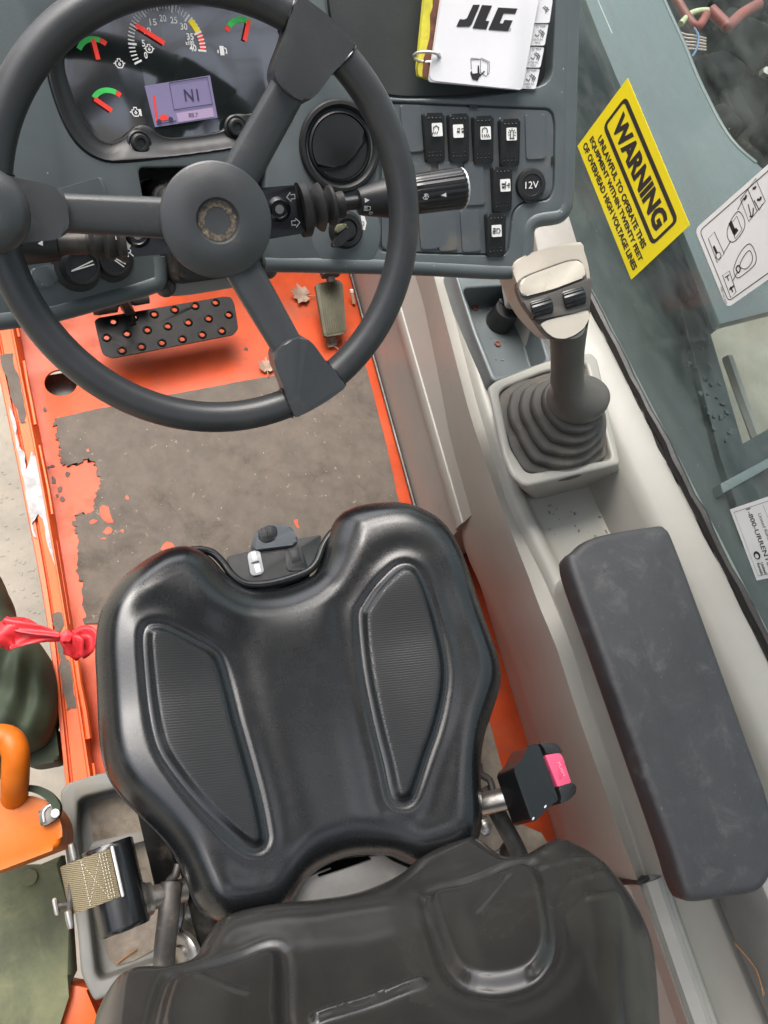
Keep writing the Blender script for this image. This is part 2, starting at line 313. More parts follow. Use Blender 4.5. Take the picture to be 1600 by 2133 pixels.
def tube_me(pts, r, n=12, closed=False, sx=1, sy=1, up=(0, 0, 1)):
    P = [np.array(p, float) for p in pts]; v = []; f = []; N = len(P); rs = r if isinstance(r, (list, tuple)) else [r]*N
    for k in range(N):
        d = (P[(k+1) % N]-P[k-1]) if closed else (P[min(k+1, N-1)]-P[max(k-1, 0)]); o, u, w, d = frame_at(P[k], d, up)
        for i in range(n):
            a = 2*PI*i/n; v.append(o+u*(rs[k]*sx*math.cos(a))+w*(rs[k]*sy*math.sin(a)))
    for k in range(N if closed else N-1):
        for i in range(n): f.append((k*n+i, k*n+(i+1) % n, ((k+1) % N)*n+(i+1) % n, ((k+1) % N)*n+i))
    if not closed: f.append(tuple(range(n))[::-1]); f.append(tuple((N-1)*n+i for i in range(n)))
    me = mesh(v, f); bm = bmesh.new(); bm.from_mesh(me); fixn(bm); bm.to_mesh(me); bm.free(); return me
def tube(name, pts, r, m, parent=None, n=12, **k):
    kw = {q: k.pop(q) for q in ('closed', 'sx', 'sy', 'up') if q in k}
    return link(name, tube_me(pts, r, n, **kw), m, parent, **k)
def loft(name, rails, m, parent=None, close=False, flip=False, **k):    # rails: equal-length lists of points
    n = len(rails[0]); v = [p for r in rails for p in r]; f = []; R = len(rails)
    for j in range(R if close else R-1):
        for i in range(n-1): f.append((j*n+i, j*n+i+1, ((j+1) % R)*n+i+1, ((j+1) % R)*n+i))
    me = mesh(v, f); bm = bmesh.new(); bm.from_mesh(me)
    if close:
        e = [x for x in bm.edges if len(x.link_faces) == 1]
        if e: bmesh.ops.holes_fill(bm, edges=e)
    fixn(bm); bm.to_mesh(me); bm.free(); return link(name, me, m, parent, **k)
def box(name, c, s, m, parent=None, rz=0, rx=0, ry=0, bev=.003, seg=2, **k):
    bm = bmesh.new(); bmesh.ops.create_cube(bm, size=1); bmesh.ops.scale(bm, vec=s, verts=bm.verts)
    if bev: bmesh.ops.bevel(bm, geom=bm.edges[:], offset=bev, segments=seg, profile=.5, affect='EDGES')
    bm.transform(Matrix.Translation(c) @ Matrix.Rotation(rz, 4, 'Z') @ Matrix.Rotation(rx, 4, 'X') @ Matrix.Rotation(ry, 4, 'Y'))
    me = bpy.data.meshes.new('m'); bm.to_mesh(me); bm.free(); return link(name, me, m, parent, **k)
def join_me(ms):
    bm = bmesh.new()
    for x in ms: bm.from_mesh(x); bpy.data.meshes.remove(x)
    me = bpy.data.meshes.new('m'); bm.to_mesh(me); bm.free(); return me
def text_me(mp, s, c, w, h, hh=.0004, rot=0, bold=.0, thick=.0002, fit=True, shear=0):
    cu = bpy.data.curves.new('t', 'FONT'); cu.body = s; cu.offset = bold; cu.size = 1; cu.resolution_u = 3; cu.extrude = 0; cu.space_line = .95; cu.shear = shear
    cu.align_x = 'CENTER'; ob = bpy.data.objects.new('t', cu); me = bpy.data.meshes.new_from_object(ob); bpy.data.objects.remove(ob); bpy.data.curves.remove(cu)
    v = np.array([q.co[:2] for q in me.vertices]); a, b = v.min(0), v.max(0); sx = w/(b[0]-a[0]); sy = h/(b[1]-a[1]) if h else sx
    if w is None: pass
    cs, sn = math.cos(rot), math.sin(rot); mid = (a+b)/2
    for q in me.vertices:
        x, y = (q.co[0]-mid[0])*sx, (q.co[1]-mid[1])*sy; q.co = Vector(mp(c[0]+x*cs-y*sn, c[1]+x*sn+y*cs, hh))
    return me
def text(mp, s, c, w, h, m, parent, hh=.0004, **k): return link('lettering', text_me(mp, s, c, w, h, hh, **k), m, parent)
def line_me(mp, pts, w, hh, closed=False):            # flat printed stroke
    P = [np.array(p[:2], float) for p in pts]; v = []; f = []; N = len(P)
    for i in range(N):
        a = P[i-1] if (i or closed) else P[0]; b = P[(i+1) % N] if (i < N-1 or closed) else P[-1]; d = b-a; d = d/(np.linalg.norm(d)+1e-9); q = np.array([-d[1], d[0]])*w/2
        v += [mp(*(P[i]+q), hh), mp(*(P[i]-q), hh)]
    for i in range(N if closed else N-1): j = (i+1) % N; f.append((2*i, 2*i+1, 2*j+1, 2*j))
    return mesh(v, f)
def poly_me(mp, pts, hh):
    p = [Vector((float(q[0]), float(q[1]), 0)) for q in ccw(pts)]; return mesh([mp(q.x, q.y, hh) for q in p], [tuple(t) for t in tessellate_polygon([p])])
def poly_old(mp, pts, hh):
    bm = bmesh.new(); fc = bm.faces.new([bm.verts.new(mp(p[0], p[1], hh)) for p in ccw(pts)]); bmesh.ops.triangulate(bm, faces=[fc]); me = bpy.data.meshes.new('m'); bm.to_mesh(me); bm.free(); return me
def arc(cx, cy, r, a0, a1, n=14): return [(cx+r*math.cos(math.radians(a0+(a1-a0)*i/(n-1))), cy+r*math.sin(math.radians(a0+(a1-a0)*i/(n-1)))) for i in range(n)]
def sdf(X, poly):                                    # signed distance, negative inside
    P = np.array(poly, float); Q = np.roll(P, -1, 0); D = np.full(len(X), 1e9); ins = np.zeros(len(X), bool)
    for a, b in zip(P, Q):
        e = b-a; t = np.clip(((X-a)@e)/(e@e+1e-12), 0, 1); D = np.minimum(D, np.hypot(*(X-a-np.outer(t, e)).T))
        c = ((a[1] > X[:, 1]) != (b[1] > X[:, 1])) & (X[:, 0] < (b[0]-a[0])*(X[:, 1]-a[1])/(b[1]-a[1]+1e-12)+a[0]); ins ^= c
    return np.where(ins, -D, D)
def sst(x, a, b): t = np.clip((x-a)/(b-a), 0, 1); return t*t*(3-2*t)
def pillow_me(mp, out, hf, round_w, edge_h, drop, nt=260, nr=70, centre=None, p=2.2):
    o = ccw([tuple(q) for q in out]); o = np.array(o); L = np.r_[0, np.cumsum(np.hypot(*(np.roll(o, -1, 0)-o).T))]; oo = np.vstack([o, o[:1]])
    tt = np.linspace(0, L[-1], nt, endpoint=False); B = np.c_[np.interp(tt, L, oo[:, 0]), np.interp(tt, L, oo[:, 1])]
    c = np.array(centre if centre is not None else B.mean(0)); ss = 1-(1-np.linspace(.02, 1, nr))**1.5
    X = np.vstack([c+(B-c)*s for s in ss]); d = np.maximum(0, -sdf(X, B)); d[-nt:] = 0
    e = edge_h*(1-(1-np.clip(d/round_w, 0, 1))**p)**(1/p); h = e+hf(X, d)
    V = [mp(c[0], c[1], float(edge_h+hf(c[None], np.array([.2]))[0]))]+[mp(x, y, z) for (x, y), z in zip(X, h)]
    for k, (dz, ins) in enumerate(drop): V += [mp(*(c+(b-c)*ins), dz) for b in B]
    R = nr+len(drop); f = [(0, 1+i, 1+(i+1) % nt) for i in range(nt)]
    for j in range(R-1): f += [(1+j*nt+i, 1+(j+1)*nt+i, 1+(j+1)*nt+(i+1) % nt, 1+j*nt+(i+1) % nt) for i in range(nt)]
    f.append(tuple(1+(R-1)*nt+i for i in range(nt)))
    me = mesh(V, f); bm = bmesh.new(); bm.from_mesh(me); fixn(bm); bm.to_mesh(me); bm.free(); return me
HZ = lambda z: Flat((0, 0, z), (1, 0, 0), (0, 0, 1))       # horizontal plane at height z
# ------------------------------------------------------------------ the setting: ground, cab floor, sill, console, window, machine beyond the glass
bmg = bmesh.new(); bmesh.ops.create_grid(bmg, x_segments=8, y_segments=8, size=60); bmg.transform(Matrix.Translation((0, 0, -.75)))
_me = bpy.data.meshes.new('m'); bmg.to_mesh(_me); bmg.free(); link('ground', _me, conc, kind='structure')
F0 = HZ(0)
hole = circ(*F0.inv((127, 797)), .031, 28)
fl = [(-.30, -.9), (.80, -.9), (.80, 1.5), (-.18, 1.5), F0.inv((0, 770)), F0.inv((70, 1000)), F0.inv((120, 1300)), F0.inv((160, 1640))]
link('floor', solid_cut(F0, fl, -.006, 0, [(hole, -.05)], bev=.001), orange, kind='structure', label='orange painted steel cab floor, chipped and scuffed')
u, v = F0.inv((127, 797)); box('floor_cavity', (u, v, -.055), (.11, .11, .01), ironm, kind='structure', bev=.001)
nt = thing('hex_nut', 'pale bolt head showing in the round hole of the orange floor', 'nut', (u+.012, v-.02, -.05))
lathe('nut', (u+.014, v-.02, -.05), (0, 0, 1), [(.0001, .012), (.009, .012), (.011, .010), (.011, 0)], steel, nt, n=6, cap=False)
box('bulkhead', (.3, 1.46, .35), (1.1, .02, .7), chas, kind='structure', bev=.002)
z5 = lambda pts: Z(1.8824, 0, 560, pts)
def jag(pts, amp=.004, k=5):                          # broken, peeled edge
    out = []; n = len(pts)
    for i in range(n):
        a, b = np.array(pts[i]), np.array(pts[(i+1) % n])
        for j in range(k): out.append(a+(b-a)*j/k+rng.normal(size=2)*amp*(1 if j else .6))
    return out
mat_px = z5([(215, 590), (420, 545), (690, 492), (900, 453), (1090, 418), (1430, 372), (1470, 520), (1520, 720), (1565, 925), (1605, 1100), (1640, 1393), (330, 1393), (325, 1250), (300, 1180), (305, 1070), (285, 1000), (300, 965), (360, 960), (372, 900), (392, 850), (375, 770), (345, 745), (280, 770), (250, 775), (235, 740), (237, 700), (220, 660)])
mu = inv(F0, mat_px); mm = []
for i in range(len(mu)):
    a, b = np.array(mu[i]), np.array(mu[(i+1) % len(mu)]); k = 9; rough = .0024 if i >= 11 else .0007
    for j in range(k): mm.append(a+(b-a)*j/k+rng.normal(size=2)*(rough if j else rough*.5))
gm = thing('grip_mat', 'brown grey gritty anti-slip sheet with peeled left edge on orange floor', 'floor mat', (.3, .5, 0))
prism('sheet', F0, mm, .0003, .003, gritm, gm, step=9)
ch = []
for (x, y, a, b) in [(365, 995, 14, 8), (412, 965, 16, 26), (425, 1030, 10, 14), (405, 1060, 8, 5), (480, 1030, 6, 6), (660, 1095, 20, 16), (1165, 1005, 10, 14), (345, 715, 5, 6), (500, 900, 5, 7)]:
    c = F0.inv(z5([(x, y)])[0]); s = 1.65/1600/1.88; ch.append(prism_me(F0, [(c[0]+a*s*1.15*math.cos(t)*(1+.35*rng.normal()), c[1]+b*s*1.15*math.sin(t)*(1+.35*rng.normal())) for t in np.linspace(0, 2*PI, 9)[:-1]], .0028, .0036, step=9))
link('bare_patch', join_me(ch), orange, gm, kind='stuff')
ch = []
for (x, y, a, b) in [(178, 553, 9, 9), (210, 830, 8, 14), (235, 865, 12, 14), (245, 905, 8, 10), (262, 805, 7, 10), (205, 775, 10, 6), (965, 315, 9, 8), (225, 890, 6, 6), (190, 780, 4, 5)]:
    c = F0.inv(z5([(x, y)])[0]); s = 1.65/1600/1.88; ch.append(prism_me(F0, [(c[0]+a*s*math.cos(t)*(1+.3*rng.normal()), c[1]+b*s*math.sin(t)*(1+.3*rng.normal())) for t in np.linspace(0, 2*PI, 9)[:-1]], .0003, .0012, step=9))
link('mat_remnant', join_me(ch), gritm, gm, kind='stuff')
# left door sill: outer lip, groove, worn top, ridge
sill = thing('door_sill', 'orange raised door sill with scraped silver ridge along the left edge', 'door sill', (-.1, .5, 0))
F3 = HZ(.03)
def edge(pts, z, n=24, ext0=-.25, ext1=.12):
    P = [onz(p, z) for p in pts]; P = [P[0]+(P[0]-P[1])/np.linalg.norm(P[0]-P[1])*abs(ext0)]+P+[P[-1]+(P[-1]-P[-2])/np.linalg.norm(P[-1]-P[-2])*ext1]
    return spl(P, 5, closed=False)
e_out = [(0, 795), (50, 1040), (98, 1300), (136, 1632)]; e_lip = [(16, 795), (67, 1040), (111, 1300), (146, 1632)]
e_in = [(50, 795), (93, 1020), (141, 1300), (190, 1610)]; e_fl = [(62, 795), (106, 1020), (152, 1300), (198, 1610)]
A, Bq, Cq, D = edge(e_out, .03), edge(e_lip, .03), edge(e_in, .034), edge(e_fl, .0)
dn = lambda R, z: [np.array([p[0], p[1], z]) for p in R]
lerp = lambda R, T, t: [a+(b-a)*t for a, b in zip(R, T)]
off = lambda R, z: [p+np.array([0, 0, z]) for p in R]
loft('sill_bar', [dn(A, -.12), off(A, -.004), off(lerp(A, Bq, .15), 0), off(lerp(A, Bq, .85), 0), off(Bq, -.008), off(lerp(Bq, Cq, .08), -.008), off(lerp(Bq, Cq, .16), 0), off(lerp(Bq, Cq, .80), .001), off(lerp(Bq, Cq, .86), .006), off(lerp(Bq, Cq, .95), .006), off(Cq, .002), off(D, .001), off(dn(D, -.02), 0)], orangs, sill, ang=30)
SILL = HZ(.0325)
wear = z5([(33, 525), (60, 600), (75, 690), (95, 720), (105, 790), (125, 720), (140, 740), (175, 870), (190, 960), (200, 1040), (215, 1140), (230, 1200), (205, 1130), (165, 980), (150, 960), (130, 1000), (142, 1060), (123, 1020), (105, 900), (80, 760)])
prism('worn_strip', SILL, jag(inv(SILL, wear), .0012, 4), 0, .0018, bare, sill, step=9)
g1 = z5([(3, 340), (50, 333), (62, 395), (90, 440), (85, 480), (104, 560), (100, 607), (80, 600), (60, 540), (40, 500), (30, 430), (12, 400)])
g2 = Z(2.2857, 0, 1200, [(248, 180), (296, 175), (312, 230), (285, 270), (300, 300), (315, 390), (345, 420), (352, 500), (350, 560), (370, 625), (318, 637), (310, 580), (295, 500), (280, 450), (290, 400), (270, 330), (275, 280), (248, 230)])
for g in (g1, g2): prism('grip_strip', SILL, jag(inv(SILL, g), .0012, 3), 0, .0016, gritm, sill, step=9)
wl_ = edge([(58, 800), (100, 1020), (146, 1300), (193, 1590)], .036); v_ = []
wm = [tube_me([p+np.array([rng.normal()*.0006, 0, 0]) for p in wl_[i:i+4]], .0022*abs(1+.4*rng.normal()), 6) for i in range(0, len(wl_)-4, 4)]
link('weld_bead', join_me(wm), orangs, sill, kind='stuff')
# ------------------------------------------------------------------ right hand console: rear wall, front kick panel, top, trough
ys = np.array([1.5, 1.2, .95, .82, .74, .6, .485, .40, .30, .23, .17, .075, 0, -.1, -.2, -.32, -.5, -.75]); yy = np.array(spl([(y, 0) for y in ys], 3, False))[:, 0]
xt_p = np.array([[-.75, .55], [-.45, .574], [-.338, .5825], [-.21, .5955], [-.05, .614], [.078, .630], [.18, .632], [.314, .6235], [.51, .647], [.78, .690], [1., .715], [1.5, .75]])
xt = lambda y: float(np.interp(y, xt_p[:, 0], xt_p[:, 1]))
xt0 = lambda y: float(np.interp(y, xt_p[:, 0], xt_p[:, 1]))
def _bend(p):
    y = .1
    for _ in range(8): q = onx(p, xt0(y)-.022); y = q[1]
    return tuple(q[1:])
_bp = sorted([_bend(p) for p in [(985, 900), (1040, 1060), (1112, 1250), (1195, 1480), (1280, 1720), (1345, 1900), (1425, 2130)]]); print('bend', _bp); bend = lambda y: float(np.interp(y, [q[0] for q in _bp], [q[1] for q in _bp]))
xb = lambda y: .684+.098*y if y < .9 else .772
cons = thing('side_console', 'long beige plastic side console under the right window carrying lever and armrest', 'console', (.7, .2, 0))
tr = lambda y: .30 if y > .44 else .375 if y > -.26 else .375-.09*min(1, (-.26-y)/.03)
rails = [[np.array(fx(y)) for y in yy] for fx in (
    lambda y: (xb(y), y, 0), lambda y: (xt(y)+.016, y, .14), lambda y: (xt(y)-.006, y, .20), lambda y: (xt(y)-.016, y, bend(y)-.05), lambda y: (xt(y)-.0205, y, bend(y)-.006), lambda y: (xt(y)-.0205, y, bend(y)+.006), lambda y: (xt(y)-.011, y, .385*.5+bend(y)*.5), lambda y: (xt(y)+.001, y, .382),
    lambda y: (xt(y)+.004, y, .395), lambda y: (xt(y)+.012, y, .400), lambda y: (xt(y)+.022, y, .399), lambda y: (xt(y)+.030, y, .393), lambda y: (xt(y)+.04, y, tr(y)+.004), lambda y: (xt(y)+.05, y, tr(y)),
    lambda y: (.775, y, tr(y)), lambda y: (.787, y, tr(y)+.004), lambda y: (.800, y, max(tr(y)+.02, .45)), lambda y: (.808, y, max(tr(y)+.03, .466)), lambda y: (.818, y, .474), lambda y: (.872, y, .497), lambda y: (.885, y, .495), lambda y: (.885, y, .0))]
loft('console_body', rails, beige, cons, ang=50)
yf = np.linspace(1.45, .352, 24); xr = lambda y: .5735+.1125*y; xbf = lambda y: .589+.105*y
kp = [[np.array(fx(y)) for y in yf] for fx in (lambda y: (xbf(y), y, .0), lambda y: (xr(y)+.004, y, .19), lambda y: (xr(y)-.002, y, .195), lambda y: (xr(y)-.004, y, .2), lambda y: (xr(y)-.004, y, .226), lambda y: (xr(y)-.002, y, .231), lambda y: (xr(y)+.0005, y, .2325), lambda y: (.5*xr(y)+.5*xt(y)+.002, y, .31), lambda y: (xt(y)-.0005, y, .382), lambda y: (xt(y)+.03, y, .385), lambda y: (xr(y)+.12, y, 0))]
loft('kick_panel', kp, [beige], cons, close=True, ang=35)
bs = [tuple(np.array([xbf(y)-.006, y, .008])) for y in yf]
tube('edge_seal', bs, .004, ironm, cons, n=8)
# rear storage lid in the wall, its seam and small latches
lidm = thing('storage_lid', 'lower beige lid panel with recessed grip behind the long armrest pad', 'lid', (.57, -.4, .3))
wx0 = 0
ylid = np.linspace(-.262, -.72, 10)
wx = lambda y, k: xb(y)*(1-k)+xt(y)*k
loft('lid_panel', [[np.array(fx(y)) for y in ylid] for fx in (lambda y: (wx(y, .52)-.010, y, .20), lambda y: (xt(y)-.030, y, .33), lambda y: (xt(y)-.010, y, .402), lambda y: (xt(y)+.004, y, .408), lambda y: (xt(y)+.012, y, .406), lambda y: (xt(y)+.03, y, .38), lambda y: (wx(y, .5)+.03, y, .235))], beige, lidm, close=True, ang=35)
box('lid_gap', (xt(-.257)-.012, -.2575, .36), (.02, .006, .08), blackp, lidm, bev=.001)
for p, zz in (((1348, 1742), .375), ((1383, 1852), .375)):
    q = onz(p, zz); box('finger_latch', (q[0]-.002, q[1], zz), (.012, .02, .026), beige, lidm, bev=.004, rz=.1)
q = onz((1178, 1782), .05); lathe('wall_hole', q+np.array([.012, 0, 0]), (-1, 0, .2), [(.0001, .012), (.018, .012), (.019, 0)], blackp, cons, n=20, sy=1.3)
# grey tray insert under the dash
T0 = HZ(.43); tr_out = rnd(inv(T0, [(938, 540), (1110, 500), (1190, 690), (1180, 760), (1027, 797), (985, 690)]), .012)
tr_in = rnd(inv(T0, [(964, 600), (1092, 592), (1140, 752), (1034, 783), (1000, 700)]), .012)
link('tray_insert', solid_cut(T0, tr_out, -.07, 0, [(tr_in, -.055)], bev=.004, seg=3), dashm, cons)
tz = .43-.055
for p, r in (((1036, 717), .0065), ((990, 642), .0065)):
    q = onz(p, tz); lathe('screw_recess', q, (0, 0, 1), [(.0001, .0012), (r*.5, .0014), (r*.55, .003), (r*.9, .003), (r, .0005)], rusty, cons, n=20)
cap = thing('socket_cap', 'round black push-in cap in the grey tray beside the control lever', 'cap', tuple(onz((1043, 668), tz)))
q = onz((1040, 672), tz); lathe('cap_body', q, (0, 0, 1), [(.0265, 0), (.0262, .006), (.024, .02), (.0225, .032), (.0225, .033)], blackp, cap, n=36)
lathe('cap_lid', q+np.array([0, 0, .033]), (0, 0, 1), [(.0225, 0), (.0228, .006), (.0215, .008), (.018, .008), (.017, .0065), (.0001, .0065)], blackp, cap, n=36)
a = rnd([(-.003, .012), (.003, .012), (.003, .024), (-.003, .024)], .001); fl_ = Flat(q+np.array([0, 0, .041]), (1, .3, 0), (0, 0, 1)); prism('cap_tab', fl_, a, -.002, .0012, blackp, cap, bev=.0005); a2 = [(x, -y) for x, y in a]; prism('cap_tab', fl_, a2, -.002, .0012, blackp, cap, bev=.0005)
# beige upright block between dash and lever
BL = HZ(.57); bp_ = inv(BL, [(1112, 478), (1140, 462), (1182, 442), (1212, 540), (1122, 530)]); prism('console_upright', BL, rnd(bp_, .008), -.14, 0, kick, cons, bev=.006, seg=3)
# crumbs and specks lying in the trough
cr = []
for i in range(60):
    x, y = rng.uniform(1085, 1290), rng.uniform(1052, 1120); q = onz((x, y), .378)
    if i > 34: q = onz((rng.uniform(985, 1110), rng.uniform(640, 760)), tz+.001)
    s = abs(rng.normal())*.0011+.0005; bm = bmesh.new(); bmesh.ops.create_cube(bm, size=1); bm.transform(Matrix.Translation(q) @ Matrix.Rotation(rng.uniform(0, 6), 4, 'Z') @ Matrix.Diagonal((s*rng.uniform(1, 3), s, s*.6, 1))); me = bpy.data.meshes.new('m'); bm.to_mesh(me); bm.free(); cr.append(me)
link('crumbs', join_me(cr), dirtym, kind='stuff', label='dark crumbs and grit scattered in the console trough', cat='crumbs')
# right window
win = thing('side_window', 'dusty tinted right side window pane above the beige console', 'window', (.872, .3, .5))
GX = .872; v_ = [(GX+dx, y, z) for dx in (0, .005) for y, z in ((-1.1, .492), (1.7, .492), (1.7, 1.7), (-1.1, 1.7))]
link('pane', mesh(v_, [(0, 1, 2, 3), (7, 6, 5, 4), (0, 4, 5, 1), (1, 5, 6, 2), (2, 6, 7, 3), (3, 7, 4, 0)]), glassm, win, ang=10)
sp_ = [np.array([GX-.004+rng.normal()*.0008, y, .499+rng.normal()*.0012]) for y in np.linspace(-1.1, 1.7, 90)]
tube('rubber_seal', sp_, [.009*(1+.12*rng.normal()) for _ in sp_], seal, win, n=8, sx=.8)
sp2 = [np.array([GX-.009+rng.normal()*.001, y, .492+rng.normal()*.001]) for y in np.linspace(-1.1, 1.7, 90)]
tube('sealant', sp2, [.002*(1+.3*rng.normal()) for _ in sp2], seal, win, n=6)
# stickers on the glass
G = Flat((GX-.0012, 0, 0), (0, -1, 0), (-1, 0, 0))   # u towards the rear, v up
def sticker(name, label, pxs, m, r=.002):
    P = [np.array(G.inv(p)) for p in pxs]; c = sum(P)/4; ux = ((P[1]-P[0])+(P[2]-P[3]))/2; w = np.linalg.norm(ux); ux = ux/w; uy = np.array([-ux[1], ux[0]]); h = abs(((P[0]-P[3])+(P[1]-P[2]))/2 @ uy)
    fr = Flat(G(*c), G.ux*ux[0]+G.uy*ux[1], G.n); t = thing(name, label, 'sticker', tuple(G(*c))); prism('backing', fr, rnd(rect(0, 0, w, h), r), 0, .0006, m, t); return t, fr, w, h
ws, fr, w, h = sticker('warning_sticker', 'yellow warning sticker with black lettering on the right window', [(1297, 140), (1429, 445), (1323, 604), (1213, 325)], yellow, .001)
FR = [(-w*.43, h*.40), (w*.43, h*.40), (w*.43, -h*.045), (-w*.43, -h*.045)]; o1 = rnd(FR, .012); i1 = rnd([(x*.955 if True else x, y) for x, y in [(-w*.43, h*.345), (w*.43, h*.345), (w*.43, h*.01), (-w*.43, h*.01)]], .006)
def ring(mp, a, b, hh):
    n = len(a); v = [mp(*p, hh) for p in a]+[mp(*p, hh) for p in b]; return mesh(v, [(i, (i+1) % n, n+(i+1) % n, n+i) for i in range(n)])
link('border', ring(fr, o1, i1, .0009), ink, ws)
text(fr, 'WARNING', (0, h*.178), w*.75, h*.235, ink, ws, .0009, bold=.05)
for s, y, ww in (('UNLAWFUL TO OPERATE THIS', -.145, .80), ('EQUIPMENT WITHIN TWENTY FEET', -.265, .90), ('OF OVERHEAD HIGH VOLTAGE LINES', -.385, .93)): text(fr, s, (0, h*y), w*ww, h*.085, ink, ws, .0009, bold=.045)
# white decal with line drawings of the controls
ds_, fr, w, h = sticker('control_decal', 'white rounded decal with line drawings of lever controls on the window', [(1690, 205), (1760, 430), (1518, 660), (1450, 480)], decalw, .012)
# frame follows long axis from the lower left to the upper right of the window
P = [np.array(G.inv(p)) for p in [(1452, 492), (1519, 657), (1720, 470), (1650, 285)]]
bpy.data.objects.remove(ds_.children[0]); c = sum(P)/4; ux = (P[1]-P[0]); w = np.linalg.norm(ux); ux /= w; uy = np.array([-ux[1], ux[0]]); h = (P[2]-P[1])@uy
fr = Flat(G(*c), G.ux*ux[0]+G.uy*ux[1], G.n)
h = abs(h); prism('backing', fr, rnd(rect(0, 0, w, h), .010), 0, .0006, decalw, ds_)
L = lambda pts, t=.0011, c=True: line_me(fr, pts, t, .0009, c)
def dp(pts): return [fr.inv(p) for p in pts]
art = [L(rnd(rect(0, 0, w-.014, h-.014), .007), .0012)]
z3 = lambda pts: dp(Z(3.2, 1100, 0, pts))
art += [L(z3([(1205, 1590), (1245, 1545), (1310, 1690), (1265, 1750)])), L(z3([(1300, 1835), (1345, 1805), (1390, 1945), (1355, 1985)])),
        L(z3([(1420, 1330), (1520, 1190), (1585, 1340), (1475, 1475)])), L(z3([(1468, 1262), (1530, 1405)]), c=False),
        L(spl(z3([(1330, 1560), (1345, 1490), (1400, 1410), (1440, 1450), (1445, 1520), (1390, 1600), (1350, 1610)]), 5)), L(z3([(1350, 1500), (1395, 1440), (1430, 1530), (1385, 1590)])),
        L(spl(z3([(1375, 1790), (1420, 1680), (1480, 1625), (1520, 1690), (1515, 1760), (1440, 1830), (1395, 1850)]), 5)), L(spl(z3([(1415, 1775), (1440, 1710), (1480, 1670), (1500, 1730), (1460, 1790)]), 5)), L(spl(z3([(1390, 1790), (1405, 1770), (1418, 1790), (1405, 1818)]), 5), .002),
        L(z3([(1305, 1690), (1355, 1605)]), c=False), L(z3([(1365, 1875), (1398, 1815)]), c=False), L(z3([(1400, 1400), (1440, 1320)]), c=False),
        L(z3([(1240, 1640), (1262, 1690)]), .004, c=False), L(z3([(1350, 1480), (1378, 1545)]), .006, c=False), L(z3([(1372, 1560), (1398, 1525)]), .006, c=False),
        L(spl(z3([(1440, 1330), (1452, 1320), (1458, 1300)]), 4, False), .0035, False), L(spl(z3([(1500, 1255), (1515, 1255), (1520, 1240)]), 4, False), .003, False), L(spl(z3([(1480, 1440), (1500, 1440), (1505, 1385)]), 4, False), .0018, False), L(z3([(1470, 1360), (1490, 1440)]), .0015, False), L(spl(z3([(1530, 1330), (1550, 1330), (1555, 1310)]), 4, False), .003, False), L(z3([(1510, 1335), (1545, 1400), (1565, 1360)]), .0015, False),
        L(spl(z3([(1255, 1700), (1275, 1680), (1290, 1705), (1270, 1730)]), 4)), L(z3([(1315, 1850), (1345, 1830)]), .0015, False), L(z3([(1330, 1842), (1340, 1870)]), .0015, False), L(z3([(1345, 1930), (1375, 1905)]), .0025, False), L(z3([(1352, 1910), (1368, 1945)]), .002, False)]
link('drawing', join_me(art), ink, ds_)
q0, q1 = z3([(1290, 1915), (1325, 2025)]); a = math.atan2(q1[1]-q0[1], q1[0]-q0[0]); text(fr, '1001161430', ((q0[0]+q1[0])/2, (q0[1]+q1[1])/2), np.hypot(q1[0]-q0[0], q1[1]-q0[1]), .0035, ink, ds_, .0009, rot=a)
rs, fr, w, h = sticker('rental_sticker', 'white rental phone number sticker low on the right window', [(1521, 1061), (1577, 1209), (1700, 1170), (1650, 1020)], decalw, .001)
P = [np.array(G.inv(p)) for p in [(1521, 1061), (1577, 1209)]]; ux = P[1]-P[0]; wl2 = np.linalg.norm(ux); 
bpy.data.objects.remove(rs.children[0]); ux /= wl2; uy = np.array([-ux[1], ux[0]]); hh_ = .14; c = P[0]+ux*wl2/2+uy*hh_/2
fr = Flat(G(*c), G.ux*ux[0]+G.uy*ux[1], G.n); prism('backing', fr, rnd(rect(0, 0, wl2, hh_), .001), 0, .0006, decalw, rs)
link('border', line_me(fr, rect(0, 0, wl2-.012, hh_-.012), .0007, .0009, True), ink, rs)
text(fr, '1-800-URRENTS', (-.005, -hh_/2+.034), wl2*.78, .0085, ink, rs, .0009, bold=.01); text(fr, 'United Rentals', (-wl2*.12, -hh_/2+.05), wl2*.42, .0055, ink, rs, .0009)
text(fr, 'United\nRentals', (wl2*.36, -hh_/2+.018), wl2*.16, .012, ink, rs, .0009, bold=.02)
link('emblem', join_me([ring(fr, circ(wl2*.18, -hh_/2+.018, .0062, 20), circ(wl2*.18+.001, -hh_/2+.0172, .0035, 20), .0009)]), ink, rs)
text(fr, 'THIS EQUIPMENT', (-wl2*.12, -hh_/2+.082), wl2*.5, .006, ink, rs, .0009)
for k in range(3): link('rule_line', line_me(fr, [(-wl2*.42, -hh_/2+.062+.02*k), (wl2*.42, -hh_/2+.062+.02*k)], .0005, .0009), inkg, rs)
